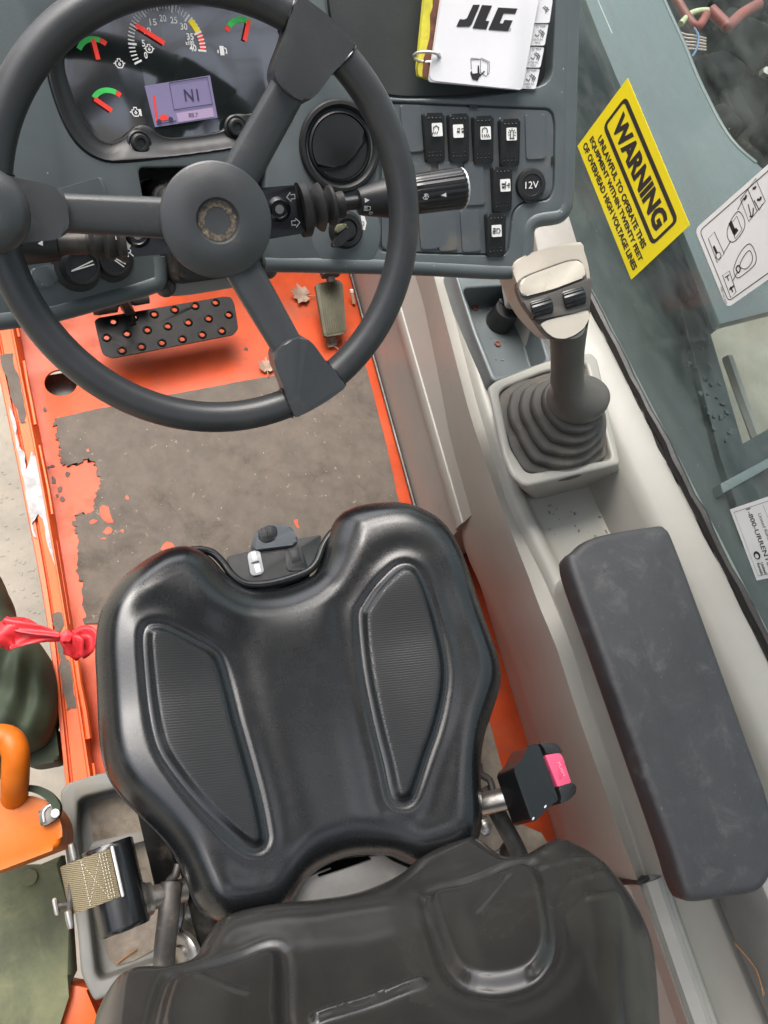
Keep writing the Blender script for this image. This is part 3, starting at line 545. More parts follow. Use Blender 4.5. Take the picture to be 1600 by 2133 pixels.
# ------------------------------------------------------------------ machine beyond the glass
H = HZ(.34); lf = [(1190, -80), (1250, 78), (1281, 153), (1422, 478), (1498, 676)]; rt = [(1640, 640), (1700, 460), (1575, 339), (1537, 306), (1506, 265), (1475, 206), (1450, 153), (1425, 90), (1384, 0), (1350, -90)]
hd = thing('engine_hood', 'smooth grey blue machine panel with curved edge outside the right window', 'machine panel', tuple(onz((1400, 250), .34)))
prism('hood_skin', H, inv(H, lf+rt), -.02, 0, hoodm, hd, bev=.004, step=9)
l2 = inv(H, [(1245, 0), (1275, 70)]); link('panel_seam', line_me(H, l2, .0015, .0006), white, hd)
ed = inv(H, rt[2:]); tube('rolled_edge', [H(*p, -.003) for p in spl(ed, 3, False)], .007, hoodm, hd, n=8)
CH = HZ(.18); ch_ = [(1000, -140), (1216, -60), (1500, 680), (1453, 717), (1535, 935), (1640, 870), (1900, 760), (1900, 2000), (1560, 1600), (1150, 500)]
cs_ = thing('chassis_plate', 'dark green steel chassis plate just outside the right window', 'machine panel', tuple(onz((1500, 1100), .18)))
prism('plate', CH, inv(CH, ch_), -.015, 0, chas, cs_, bev=.003, step=9)
C2 = HZ(.2); prism('raised_rib', C2, inv(C2, [(1418, 640), (1455, 605), (1540, 900), (1600, 1100), (1560, 1130), (1500, 950)]), -.02, 0, chas, cs_, bev=.003, step=9)
rb = inv(C2, [(1497, 1010), (1600, 955), (1606, 972), (1503, 1030)]); prism('grey_strip', C2, rb, -.02, .006, hoodm, cs_, bev=.002, step=9)
fl2 = []
for i in range(26):
    t = rng.uniform(0, 1); p = (1445+t*75+rng.normal()*12, 730+t*190+rng.normal()*22); c = C2.inv(p); r = rng.uniform(.002, .008)
    fl2.append(prism_me(C2, [(c[0]+r*math.cos(a)*rng.uniform(.5, 1.2), c[1]+r*math.sin(a)*rng.uniform(.5, 1.2)) for a in np.linspace(0, 2*PI, 8)[:-1]], -.001, .004, step=9))
link('debris_heap', join_me(fl2), binm, kind='stuff', label='grey green flakes of debris caught beside the chassis plate', cat='debris')
lw = [onz(p, .05) for p in [(1515, 745), (1545, 830), (1582, 930)]]
pl = thing('wooden_edge', 'pale straight edge board seen through window beside debris', 'board', tuple(lw[0])); tube('board', lw, .014, beiged, pl, n=6)
bt = thing('blue_bracket', 'blue bent steel bracket seen through right window above the ground', 'bracket', tuple(onz((1580, 780), -.3)))
tube('bracket_arm', [onz(p, -.3) for p in [(1610, 690), (1598, 750), (1560, 785), (1530, 805)]], .028, blue, bt, n=6, sy=.5); tube('bracket_leg', [onz(p, -.3) for p in [(1578, 790), (1572, 830), (1562, 880)]], .016, blue, bt, n=6)
PG = HZ(-.12); pn = thing('pale_ground_sheet', 'pale dusty flat panel lying outside the window beyond the debris', 'panel', tuple(onz((1560, 800), -.12))); prism('panel_sheet', PG, inv(PG, [(1430, 700), (1560, 590), (1760, 560), (1760, 900), (1520, 960)]), -.03, 0, conc, pn, bev=.003)  # pale sheet added above the ground so the patch beyond the glass reads lit
# engine bay, hoses and wires at the top right
eb = thing('engine_bay', 'dark engine compartment seen through the upper right of the window', 'engine', tuple(onz((1550, 150), .1)))
E1 = HZ(.05); prism('bay_floor', E1, inv(E1, [(1330, -200), (1900, -200), (1900, 520), (1600, 520), (1440, 240)]), -.02, 0, darkm, eb, step=9)
for i in range(16):
    p = (rng.uniform(1420, 1640), rng.uniform(-40, 330)); q = onz(p, .08); box('engine_block', (q[0], q[1], .08+.05*rng.random()), (rng.uniform(.05, .16), rng.uniform(.05, .16), rng.uniform(.06, .2)), darkm, eb, rz=rng.uniform(0, 3), rx=rng.normal()*.2, bev=.025, seg=4)
hs = [('red_hose', 'thick faded red hose at the top of the engine bay', [(1395, -30), (1425, 25), (1452, 56), (1472, 30)], .012, hosered), ('red_hose', 'bright red casting at right of the engine bay', [(1480, 20), (1510, 50), (1518, 54), (1545, 30), (1580, 10)], .016, hosered), ('yellow_hose', 'pale yellow hose arching over the red hoses', [(1418, 50), (1440, 28), (1470, 22), (1500, 28)], .008, hoseyel)]
for nme, lab, pts, r, m in hs:
    P = spl([onz(p, .30) for p in pts], 6, False); t = thing(nme, lab, 'hose', tuple(P[0])); tube('hose_body', P, r, m, t, n=12)
for k in range(5):
    P = spl([onz((1412, 66+8*k), .3), onz((1430, 70+8*k+rng.normal()*2), .3), onz((1446, 74+7*k), .3), onz((1470, 80+6*k), .28)], 5, False)
    t = thing('wire', ['pinkish wire uppermost in the loom below the yellow hose', 'second pale wire from the top of the loom', 'middle pale wire of the loom below yellow hose', 'second lowest pale wire of the loom', 'lowest pale wire of the loom'][k], 'wire', tuple(P[0]), 'wires of the loom outside'); tube('wire_body', P, .0026, wirep, t, n=8)
P = [onz(p, .31) for p in [(1446, 58), (1455, 75), (1452, 100), (1442, 118)]]; t = thing('blue_clip', 'blue loom clip round the pale wires', 'clip', tuple(P[0])); tube('clip_band', spl(P, 5, False), .003, blue, t, n=8)
P = onz((1590, 155), .2); t = thing('bay_bolt', 'shiny bolt head on the dark engine plate at the right edge', 'bolt', tuple(P)); lathe('bolt_head', P, (-.3, -.3, 1), [(.0001, .02), (.012, .02), (.015, .012), (.015, 0)], steel, t, n=6)
# ------------------------------------------------------------------ dashboard
PD = np.array([.523, .611, .813]); ND = np.array([0, -.70, .714]); ND /= np.linalg.norm(ND)
_d = ray((647, 300)); D = Bent(EYE+_d*(np.dot(ND, PD-EYE)/np.dot(ND, _d)), ND, 1.03)
def nrm(mp, u): return mp.n if not mp.curved else math.cos(u/mp.rb)*mp.n - math.sin(u/mp.rb)*mp.x
class Warp:                                           # same sheet with height reshaped
    def __init__(s, mp, fn): s.mp = mp; s.fn = fn; s.curved = mp.curved
    def __call__(s, u, v, h=0): return s.mp(u, v, s.fn(u, v, h))
dash = thing('dashboard', 'grey green moulded dashboard with gauges and rocker switches', 'dashboard', tuple(D(0, 0, -.05)))
SC = .93/1600
dout = [(-90, -90), (1206, -90), (1200, 0), (1192, 240), (1187, 410), (1180, 440), (1160, 458), (1120, 463), (1107, 474), (1104, 516), (1095, 555), (1065, 574), (870, 564), (640, 557), (548, 555), (545, 520), (556, 345), (288, 350), (298, 410), (338, 540), (336, 590), (322, 600), (119, 657), (28, 671), (-90, 684)]
clo = [(100, 150), (112, 200), (135, 260), (165, 305), (205, 331), (250, 338), (350, 328), (475, 311), (560, 297), (602, 262), (624, 205), (640, 120), (600, 20), (480, -30), (300, -30), (150, 40), (103, 110)]
cli = [(132, 120), (148, 195), (165, 235), (182, 262), (200, 287), (222, 297), (246, 294), (262, 280), (275, 266), (291, 260), (310, 264), (325, 277), (345, 286), (380, 285), (450, 275), (470, 262), (478, 245), (492, 236), (515, 238), (545, 225), (578, 180), (590, 110), (560, 20), (470, -15), (300, -15), (170, 40)]
binp = [(672, -95), (676, 0), (690, 90), (740, 185), (822, 205), (960, 205), (1085, 190), (1150, 172), (1158, 0), (1160, -95)]
swp = [(790, 214), (840, 213), (1142, 226), (1153, 236), (1157, 262), (1155, 392), (1145, 417), (1089, 423), (1074, 436), (1068, 452), (1060, 522), (1050, 533), (871, 528), (790, 524)]
I = lambda pts, h=0: inv(D, pts, h)
clO = spl(I(clo), 4); swO = rnd(I(swp), .006)
body = solid_cut(D, rnd(I(dout), .006), -.05, 0, [(clO, -.035), (rnd(I(binp), .015), -.034), (swO, -.004), (circ(*D.inv((708, 306)), .037, 40), -.03)], bev=.003, seg=3)
link('dash_body', body, dashm, dash, ang=35)
bl = [D(*D.inv(p), -.008) for p in [(552, 549), (640, 550), (870, 557), (1060, 566), (1092, 548), (1099, 516), (1101, 480), (1112, 462), (1130, 455), (1165, 449), (1179, 432), (1183, 400), (1187, 240), (1194, 0), (1198, -90)]]
tube('edge_lip', spl(bl, 5, False), .0105, dashm, dash, n=14)
bl = [D(*D.inv(p), -.008) for p in [(-90, 676), (28, 664), (119, 650), (250, 614), (318, 593), (332, 584), (334, 560), (331, 535)]]
tube('edge_lip', spl(bl, 5, False), .0105, dashm, dash, n=14)
prism('bin_liner', D, rnd([(x*1, y) for x, y in I([(678, -90), (682, 0), (696, 90), (744, 180), (822, 200), (960, 200), (1085, 185), (1145, 168), (1152, 0), (1154, -90)], -.03)], .014), -.0335, -.026, binm, dash)
# instrument cluster
def polar(pts, c, n=110):
    P = np.array(pts)-c; a = np.arctan2(P[:, 1], P[:, 0]); r = np.hypot(*P.T); o = np.argsort(a); a, r = a[o], r[o]
    t = np.linspace(-PI, PI, n, endpoint=False); rr = np.interp(t, np.r_[a-2*PI, a, a+2*PI], np.r_[r, r, r]); return np.c_[c[0]+rr*np.cos(t), c[1]+rr*np.sin(t)]
cc = np.array(D.inv((355, 150))); O_ = polar(clO, cc); GH = -.017; I_ = polar(spl(I(cli, GH), 3), cc)
lev = [(0, .0005), (.06, .0015), (.14, .0005), (.3, -.005), (.8, -.011), (.93, -.011), (.985, -.0125), (1, -.019)]
bz = [[D(*(o+(i-o)*t), h) for o, i in zip(O_, I_)]+[D(*(O_[0]+(I_[0]-O_[0])*t), h)] for t, h in lev]
link('cluster_bezel', (lambda me: me)(mesh([p for r in bz for p in r[:-1]], [(j*110+i, j*110+(i+1) % 110, (j+1)*110+(i+1) % 110, (j+1)*110+i) for j in range(len(bz)-1) for i in range(110)])), blackp, dash)
face = prism('gauge_face', D, [tuple(p) for p in I_], GH-.004, GH, clus, dash)
FH = GH+.0006
def P_(p): return D.inv(p, FH)
def pl(c, pts, s=None): s = s or D.sc(c, FH); u, v = P_(c); return [(u+x*s, v-y*s) for x, y in pts]
def parc(c, r0, r1, a0, a1, n=14): return pl(c, [(x, -y) for x, y in arc(0, 0, r1, a0, a1, n)+arc(0, 0, r0, a1, a0, n)])
gs = []; rs_ = []; ys_ = []; wsx = []; nd = []
for c, a, tip in (((203, 125), [(150, 70, 'g'), (69, 50, 'r')], (192, 82)), ((231, 231), [(140, 62, 'g'), (61, 47, 'r')], (195, 206)), ((508, 85), [(152, 139, 'r'), (137, 58, 'g')], (517, 43))):
    for a0, a1, k in a: (gs if k == 'g' else rs_).append(poly_me(D, parc(c, 33, 43, a0, a1), FH))
    nd.append(line_me(D, [P_(tip), P_(c)], .0042, FH+.003))
tc = (350, 98)
ys_.append(poly_me(D, parc(tc, 68, 80, 42, 22), FH)); rs_.append(poly_me(D, parc(tc, 69, 79, 19, -3), FH))
for k in range(41):
    a = math.radians(202-207*k/40); r0 = 64 if k % 5 == 0 else 68; lp = pl(tc, [(r0*math.cos(a), -r0*math.sin(a)), (81*math.cos(a), -81*math.sin(a))]); wsx.append(line_me(D, lp, .0018 if k % 5 == 0 else .0011, FH))
for s, p in (('0', (304, 115)), ('5', (299, 90)), ('10', (307, 64)), ('15', (319, 46)), ('20', (339, 38)), ('25', (362, 42)), ('30', (383, 55)), ('35', (396, 76)), ('40', (402, 100)), ('x100', (395, 89))):
    c = P_(p); wsx.append(text_me(D, s, c, (5.5 if len(s) == 1 else 12 if len(s) == 2 else 15)*SC, (10 if len(s) < 3 else 7)*SC, FH, bold=.02))
def eng(c, s=1.0):                                    # engine outline symbol
    o = [line_me(D, pl(c, [(x*s, y*s) for x, y in q]), .0011, FH, cl) for q, cl in (([(-7, -5), (-3, -5), (-3, -9), (3, -9), (3, -5), (7, -5), (8, 2), (4, 7), (-4, 7), (-8, 2)], True), ([(-12, -1), (-9, -1)], False), ([(9, -1), (12, -1)], False), ([(-2, 1), (0, -3), (2, 1), (0, 3)], True))]; return o
wsx += eng((249, 133)); wsx += eng((283, 234)); wsx += eng((311, 102), .9)
wsx += [line_me(D, pl((283, 234), [(10, -6), (10, 7)]), .0016, FH), poly_me(D, pl((463, 106), [(-5, 8), (-5, -9), (4, -9), (4, 8)]), FH), line_me(D, pl((463, 106), [(5, -6), (9, -3), (9, 5), (6, 3)]), .0012, FH), line_me(D, pl((463, 106), [(-9, -2), (-9, 4)]), .0012, FH)]
for nme, ms, m in (('green_band', gs, green), ('red_band', rs_, redp), ('yellow_band', ys_, yelg), ('numeral', wsx[41:51], white)):
    for x in ms: link(nme, x, m, face)
link('tick_marks', join_me(wsx[:41]), white, face, kind='stuff'); link('gauge_symbols', join_me(wsx[51:]), white, face, kind='stuff')
nd.append(line_me(D, [P_((281, 53)), P_((341, 91))], .0042, FH+.003))
for x in nd: link('needle', x, redp, face)
sq = [(301, 179), (437, 157), (453, 245), (323, 265)]; Q = lambda pts: [P_(p) for p in pts]
lc = prism('display', D, Q(sq), FH-.0004, FH+.0006, lcd, dash)
HH = FH+.0012
link('display_frame', line_me(D, Q([(352, 173), (431, 161), (442, 217), (362, 229)]), .0009, HH, True), lcdk, lc); link('display_text', text_me(D, 'N1', P_((398, 198)), 25*SC, 18*SC, HH, bold=.01), lcdk, lc)
lb = prism_me(D, Q([(367, 236), (442, 224), (446, 243), (371, 255)]), FH, HH-.0002); link('display_label', lb, lcdl, lc); link('display_text', text_me(D, '88.7', P_((402, 240)), 17*SC, 7*SC, HH, bold=.0), lcdk, lc)
link('display_boom', join_me([line_me(D, Q([(320, 199), (326, 253)]), .002, HH), poly_me(D, Q([(332, 245), (338, 238), (347, 240), (351, 249), (334, 252)]), HH)]), redp, lc)
link('display_wheels', join_me([poly_me(D, pl((331, 254), circ(0, 0, 5, 12)), HH+.0003), poly_me(D, pl((355, 249), circ(0, 0, 5, 12)), HH+.0003), line_me(D, Q([(326, 259), (366, 252)]), .0009, HH)]), lcdk, lc)
for p in ((291, 299), (492, 266)):
    u, v = D.inv(p, -.008); lathe('cluster_knob', D(u, v, -.0105), nrm(D, u), [(.0125, 0), (.0125, .0025), (.011, .004), (.0095, .003), (.009, .006), (.0075, .0075), (.005, .0075), (.0045, .006), (.0001, .006)], blackp, dash, n=28)
# left lower mouldings, rotary knobs
for q in ([(92, 402), (214, 367), (224, 420), (226, 450), (100, 470)], [(60, 560), (120, 548), (122, 590), (70, 602)], [(130, 530), (262, 500), (270, 565), (256, 578), (140, 605)]): prism('raised_panel', D, rnd(I(q), .006), -.002, .0022, dashm, dash, bev=.0015)
for p, a, r in (((170, 555), 10, .0165), ((238, 540), -42, .0155)):
    u, v = D.inv(p, .012); k = lathe('rotary_knob', D(u, v, 0), nrm(D, u), [(r*1.5, 0), (r*1.5, .002), (r*1.15, .004), (r*1.1, .012), (r, .0165), (r*.86, .0165), (r*.84, .015), (.0001, .015)], blackp, dash, n=32)
    c, s = math.cos(math.radians(a)), math.sin(math.radians(a)); R2 = lambda x, y: (u+x*c-y*s, v+x*s+y*c)
    link('pointer', join_me([line_me(D, [R2(-r*.75, -.0007), R2(r*.7, -.0012)], .0011, .0156), line_me(D, [R2(-r*.7, -.0004), R2(r*.7, .0022)], .0011, .0156)]), white, k)
dm_ = [text_me(D, s, D.inv(p, .003), w*SC, 6*SC, .0028) for s, p, w in (('0', (131, 519), 4), ('1', (134, 540), 2), ('2', (141, 528), 4), ('3', (153, 523), 4))]; [link('dial_mark', x, white, dash) for x in dm_]
# air vent
u, v = D.inv((708, 306)); vp = D(u, v, 0); n_ = nrm(D, u)
vt = lathe('air_vent', vp, n_, [(.0475, -.002), (.0475, .003), (.0455, .0055), (.042, .006), (.0395, .003), (.038, -.001), (.0362, -.001), (.036, .002), (.034, .0035), (.0335, -.014), (.0001, -.014)], blackp, dash, n=56)
FV = Flat(vp, D.ux if not D.curved else (1, 0, 0), n_)
disk = [(.0325*math.cos(a), .0325*math.sin(a)) for a in np.linspace(math.radians(20), math.radians(215), 30)]+[(-.010, -.0205), (.004, -.020), (.018, -.010), (.026, .002)]
prism('vent_flap', FV, disk, -.004, .0025, blackp, vt, bev=.0025); prism('vent_flap', FV, [(.0325*math.cos(a), .0325*math.sin(a)) for a in np.linspace(math.radians(225), math.radians(370), 24)]+[(.022, -.0075), (.006, -.022), (-.012, -.0235)], -.004, -.0005, blackp, vt, bev=.0015)
# switch panel with blanks, rockers, socket
swI = rnd(I([(796, 218), (840, 217), (1140, 230), (1149, 239), (1153, 262), (1151, 391), (1143, 413), (1088, 419), (1071, 433), (1064, 450), (1056, 520), (1048, 529), (871, 524), (796, 520)]), .006)
prism('switch_panel', D, swI, -.008, -.0008, dashr, dash, bev=.0012)
prism('panel_clip', D, I([(977, 219), (995, 220), (995, 225), (977, 224)]), -.004, .0012, blackp, dash); prism('panel_clip', D, I([(1149, 326), (1153, 326), (1152, 343), (1148, 342)]), -.004, .001, blackp, dash)
VX = (-.10, 1)                                        # the switches lean a little on the panel
def cell(p, w, h, hh=0):
    u, v = D.inv(p, hh); k = -.02; return [(u+x+y*-.04, v+y+x*k) for x, y in ((-w/2, -h/2), (w/2, -h/2), (w/2, h/2), (-w/2, h/2))]
for p in ((858, 268), (1115, 285), (880, 385), (935, 382), (988, 382), (893, 475), (931, 479), (980, 481)): prism('blank_cover', D, rnd(cell(p, .0235, .0475), .002), -.002, .0012, dashr, dash, bev=.0008)
sws = []
zz = lambda pts: Z(3.808, 840, 0, pts)
icons = {0: ([[(240, 1035), (240, 1010), (262, 997), (280, 1010), (278, 1035)], [(225, 1045), (212, 1065)], [(240, 1045), (230, 1065)], [(255, 1045), (248, 1065)], [(270, 1045), (266, 1065)]], (905, 287), (911, 270)),
         1: ([[(430, 1035), (432, 1020), (445, 1018), (450, 1030)], [(462, 1030), (465, 1020), (478, 1020), (480, 1032)], [(425, 1048), (448, 1048)], [(462, 1048), (486, 1050)], [(428, 1042), (448, 1042)], [(462, 1043), (484, 1043)]], (956, 288), (955, 273)),
         2: ([[(625, 1055), (628, 1025), (645, 1013), (662, 1020), (668, 1045), (662, 1055)], [(625, 1065), (630, 1090)], [(642, 1065), (650, 1090)], [(658, 1065), (668, 1090)], [(673, 1065), (684, 1090)]], (1007, 292), (1012, 277)),
         3: ([[(850, 1095), (852, 1040), (862, 1032), (872, 1040), (872, 1095)], [(842, 1098), (882, 1098)], [(840, 1030), (848, 1038)], [(832, 1050), (842, 1052)], [(836, 1075), (844, 1068)], [(885, 1030), (877, 1038)], [(894, 1052), (882, 1054)], [(890, 1078), (880, 1070)], [(862, 1018), (862, 1026)]], (1062, 298), (1066, 279)),
         4: ([[(780, 1458), (806, 1458)], [(780, 1464), (806, 1464)], [(782, 1482), (806, 1482)], [(782, 1490), (800, 1490)], [(812, 1440), (808, 1500)], [(818, 1470), (845, 1470)], [(830, 1455), (842, 1455), (842, 1466), (830, 1466)], [(832, 1485), (842, 1485)]], (1046, 395), (1053, 386)),
         5: ([[(742, 1812), (742, 1850), (760, 1848), (770, 1830), (760, 1814), (742, 1812)], [(712, 1812), (735, 1814)], [(711, 1824), (734, 1826)], [(710, 1836), (733, 1838)], [(709, 1848), (732, 1850)]], (1033, 490), (1035, 481))}
pub = None
for k, (art, p, ip) in icons.items():
    u, v = D.inv(p, .006); w, h = .0238, .0500
    wp = Warp(D, lambda a, b, c, v=v: c*(1+.55*((b-v)/.025)*(1 if c > 0 else 0)+(.25 if b > v else 0)*(1 if c > 0 else 0)))
    ou = rnd(cell(p, w, h, .006), .003); me = prism_me(wp, ou, -.003, .0068, bev=.0022, seg=3, step=.02)
    sw = link('rocker_switch', me, blackp, dash)
    ih = .0068*(1+.55*.4+.25)+.0006; c = D.inv(ip, ih)
    prism('icon_plate', D, rnd([(c[0]+x-.04*y, c[1]+y-.02*x) for x, y in ((-.0062, -.0068), (.0062, -.0068), (.0062, .0068), (-.0062, .0068))], .0012), ih-.002, ih, white, sw)
    link('icon_mark', join_me([line_me(D, inv(D, zz(a), ih), .0011, ih+.0005, False) for a in art]), ink, sw)
    ds2 = []
    for r in ((.0195, 4), (-.015, 4), (-.019, 4)):
        for i in range(r[1]):
            a, b = u+(i-1.5)*.0046-.04*r[0], v+r[0]-.02*(i-1.5)*.0046; hh = .0068*(1+.55*r[0]/.025+(.25 if r[0] > 0 else 0)); ds2.append(prism_me(D, circ(a, b, .0011, 7), hh-.0008, hh+.0006, bev=.0003, seg=1))
    link('grip_dots', join_me(ds2), blackg, sw)
u, v = D.inv((1107, 385), .004); n_ = nrm(D, u); sk = lathe('power_socket', D(u, v, -.001), n_, [(.0185, 0), (.0185, .003), (.017, .0055), (.0125, .0065), (.012, .0055), (.0001, .0055)], blackp, dash, n=40)
prism('socket_tab', D, rnd([(u-.008, v-.020), (u+.008, v-.020), (u+.011, v-.010), (u-.011, v-.010)], .004), 0, .0035, blackp, sk, bev=.001); text(D, '12V', (u, v), .0165, .0078, white, sk, .0062)
# ignition switch
u, v = D.inv((722, 479), .004); n_ = nrm(D, u); ks = lathe('key_switch', D(u, v, -.001), n_, [(.021, 0), (.021, .003), (.0185, .006), (.0175, .0085), (.0125, .0085), (.0115, .006), (.0095, .006), (.009, .011), (.0001, .012)], blackp, dash, n=36)
zk = lambda pts: Z(3.636, 560, 340, pts)
prism('key_label', D, I(zk([(622, 358), (660, 368), (722, 398), (738, 450), (726, 507), (684, 497), (688, 440), (650, 390)])), -.001, .0012, white, dash)
link('key_label_mark', join_me([line_me(D, I(zk(q), .0014), .0008, .0018, True) for q in ([(695, 445), (712, 440), (722, 455), (716, 470), (698, 470)], [(672, 395), (680, 400), (676, 410)])]), inkg, dash)
kh = Warp(D, lambda a, b, c: c); prism('key', D, rnd(I(zk([(585, 470), (625, 510), (610, 560), (525, 640), (480, 638), (478, 610), (530, 530)]), .012), .003), .008, .0155, blackp, ks, bev=.002, seg=3); prism('key_insert', D, spl(I(zk([(508, 505), (530, 465), (580, 460), (590, 472), (560, 500), (520, 530)]), .015), 3), .010, .0165, olive, ks, bev=.001)
lathe('switch_plate', D(*D.inv((722, 486)), -.002), n_, [(.0425, 0), (.0425, .0028), (.041, .0034), (.0001, .0034)], dashm, dash, n=48)
# column recess, boot and bracket
rec = thing('column_boot', 'dusty black ribbed rubber boot round the base of the steering column', 'boot', tuple(D(*D.inv((440, 500)), -.06)))
prism('recess_back', D, I([(270, 320), (580, 320), (580, 560), (345, 590), (290, 480)]), -.075, -.055, rubber, rec)
def ins(pts, t, c): return [(c[0]+(x-c[0])*t, c[1]+(y-c[1])*t) for x, y in pts]
bq = I([(312, 372), (540, 352), (556, 560), (520, 580), (375, 600), (345, 590), (325, 480)]); bc = np.mean(bq, axis=0)
for k, (t, h) in enumerate([(1.0, -.038), (.965, -.022), (.93, -.008), (.88, .008), (.80, .024)]): prism('bellows_fold', D, rnd(ins(bq, t, bc), .016), h-.018, h, rubber, rec, bev=.005, seg=3)
br = thing('column_bracket', 'pale grey green bracket with two screws under the column boot', 'bracket', tuple(D(*D.inv((450, 600)), -.05)))
prism('bracket_plate', D, rnd(inv(D, [(318, 572), (326, 602), (352, 618), (400, 614), (470, 602), (540, 590), (572, 575), (588, 552), (582, 535), (540, 540), (340, 560)], -.012), .010), -.045, -.012, beiged, br, bev=.006, seg=3)
for p in ((347, 597), (561, 560)):
    u, v = D.inv(p, -.008); s_ = lathe('screw', D(u, v, -.013), nrm(D, u), [(.0115, 0), (.0115, .002), (.0085, .006), (.0055, .0075), (.0001, .0075)], ironm, br, n=24); link('cross_slot', join_me([line_me(D, [(u-.005, v-.002), (u+.005, v+.002)], .0018, -.0050), line_me(D, [(u+.002, v-.005), (u-.002, v+.005)], .0018, -.0050)]), ink, s_)
# operator's manual lying in the bin
mn = thing('manual', 'white ring bound manual booklet with index tabs lying in the dash bin', 'booklet', tuple(D(*D.inv((1000, 90)), -.026)))
MH = .012; J = lambda pts, h=MH: inv(D, pts, h)
prism('back_board', D, rnd(J([(893, -90), (940, -90), (905, 168), (872, 158), (870, 140)], -.004), .002), -.012, -.004, yold, mn); prism('rust_strip', D, jag(J([(912, -90), (930, -90), (900, 160), (880, 158), (884, 120), (897, 60), (902, 0)], -.003), .0008, 4), -.006, -.003, rusty, mn)
for k in range(5): prism('page', D, rnd([(x+.0008*rng.normal(), y-.0006*k) for x, y in J([(932, -90), (1128, -90), (1120, 0), (1088, 183), (896, 165)], -.006+.003*k)], .004), -.010+.003*k, -.008+.003*k, paper, mn)
cv = prism('cover', D, rnd(J([(935, -90), (1130, -90), (1122, 0), (1088, 187), (894, 167)]), [.002, .002, .001, .003, .006]), MH-.0012, MH, paper, mn, bev=.0004)
lg = [[(553, 38), (608, 38), (540, 196), (522, 212), (420, 212), (447, 152), (482, 155), (504, 145)], [(624, 40), (704, 45), (652, 165), (682, 168), (658, 233), (548, 224)], [(752, 60), (906, 68), (886, 110), (796, 106), (764, 184), (788, 187), (802, 158), (868, 162), (828, 247), (674, 236)]]
link('logo', join_me([poly_me(D, J(zz(q), MH), MH+.0005) for q in lg]), ink, cv)
link('registered_mark', join_me([line_me(D, [(D.inv(zz([(841, 235)])[0], MH)[0]+x*.0016, D.inv(zz([(841, 235)])[0], MH)[1]+y*.0016) for x, y in circ(0, 0, 1, 12)], .0004, MH+.0005, True), text_me(D, 'R', D.inv(zz([(841, 235)])[0], MH), .0012, .0015, MH+.0005)]), ink, cv)
link('book_symbol', join_me([line_me(D, J(zz(q)), .0007, MH+.0005, c) for q, c in (([(535, 465), (540, 550)], False), ([(535, 465), (545, 462), (612, 470), (612, 575), (600, 570)], False), ([(612, 468), (622, 462), (684, 492), (680, 580), (655, 605), (612, 575)], False), ([(540, 475), (612, 470)], False), ([(622, 475), (672, 497), (668, 590)], False))]), inkg, cv)
link('hand_symbol', join_me([poly_me(D, J(zz([(540, 560), (550, 585), (588, 580), (590, 520), (600, 520), (604, 582), (616, 588), (640, 560), (648, 568), (600, 615), (590, 640), (548, 630), (530, 580)])), MH+.0006)]), ink, cv)
tabs = [[(1118, -6), (1153, -2), (1146, 47), (1108, 47)], [(1108, 49), (1144, 49), (1136, 94), (1099, 94)], [(1100, 96), (1135, 98), (1127, 140), (1092, 140)], [(1092, 142), (1126, 143), (1117, 185), (1086, 184)]]
for k, q in enumerate(tabs):
    tb = prism('index_tab', D, rnd(J(q, .008-.001*k), [.0005, .002, .002, .0005]), .005-.001*k, .006-.001*k, paper, mn); hh = .0065-.001*k
    c0 = np.array(q[1])*.5+np.array(q[2])*.5-[16, 0]; art = []
    for a, b in (((-3, -10), (9, 2)), ((1, -13), (13, -2)), ((3, 6), (10, -10)), ((-12, 0), (-5, 6)), ((-5, 6), (-1, -1)), ((7, 9), (13, -4)))[:6 if k else 3]: art.append(line_me(D, inv(D, [tuple(c0+np.array(a)*.8), tuple(c0+np.array(b)*.8)], hh), .0009, hh))
    if k:
        art.append(text_me(D, ['', '72" MAX', '72" MAX', '52" MAX'][k], D.inv(tuple(c0+[3, -17]), hh), 19*SC, 4.5*SC, hh)); art.append(text_me(D, ['', '<1510 lbs.\nMAX', '<1700 lbs.\nMAX', '<1000 lbs.\nMAX'][k], D.inv(tuple(c0+[-4, 14]), hh), 21*SC, 9*SC, hh))
    link('tab_print', join_me(art), inkg, tb)
for p in ((893, 117),):
    c = D(*D.inv(p, MH), MH-.006); ax = D(*D.inv((873, 113), 0), 0)-D(*D.inv((915, 121), 0), 0); ax /= np.linalg.norm(ax); n_ = D.n
    tube('binder_ring', [c+ax*.0145*math.cos(a)+n_*.011*math.sin(a)+np.cross(ax, n_)*.003*math.sin(a) for a in np.linspace(0, 2*PI, 30)[:-1]], .0016, bright, mn, n=8, closed=True)
u, v = D.inv((914, 115), MH); prism('punch_hole', D, circ(u, v, .0022, 12), MH-.0003, MH+.0004, ink, mn)
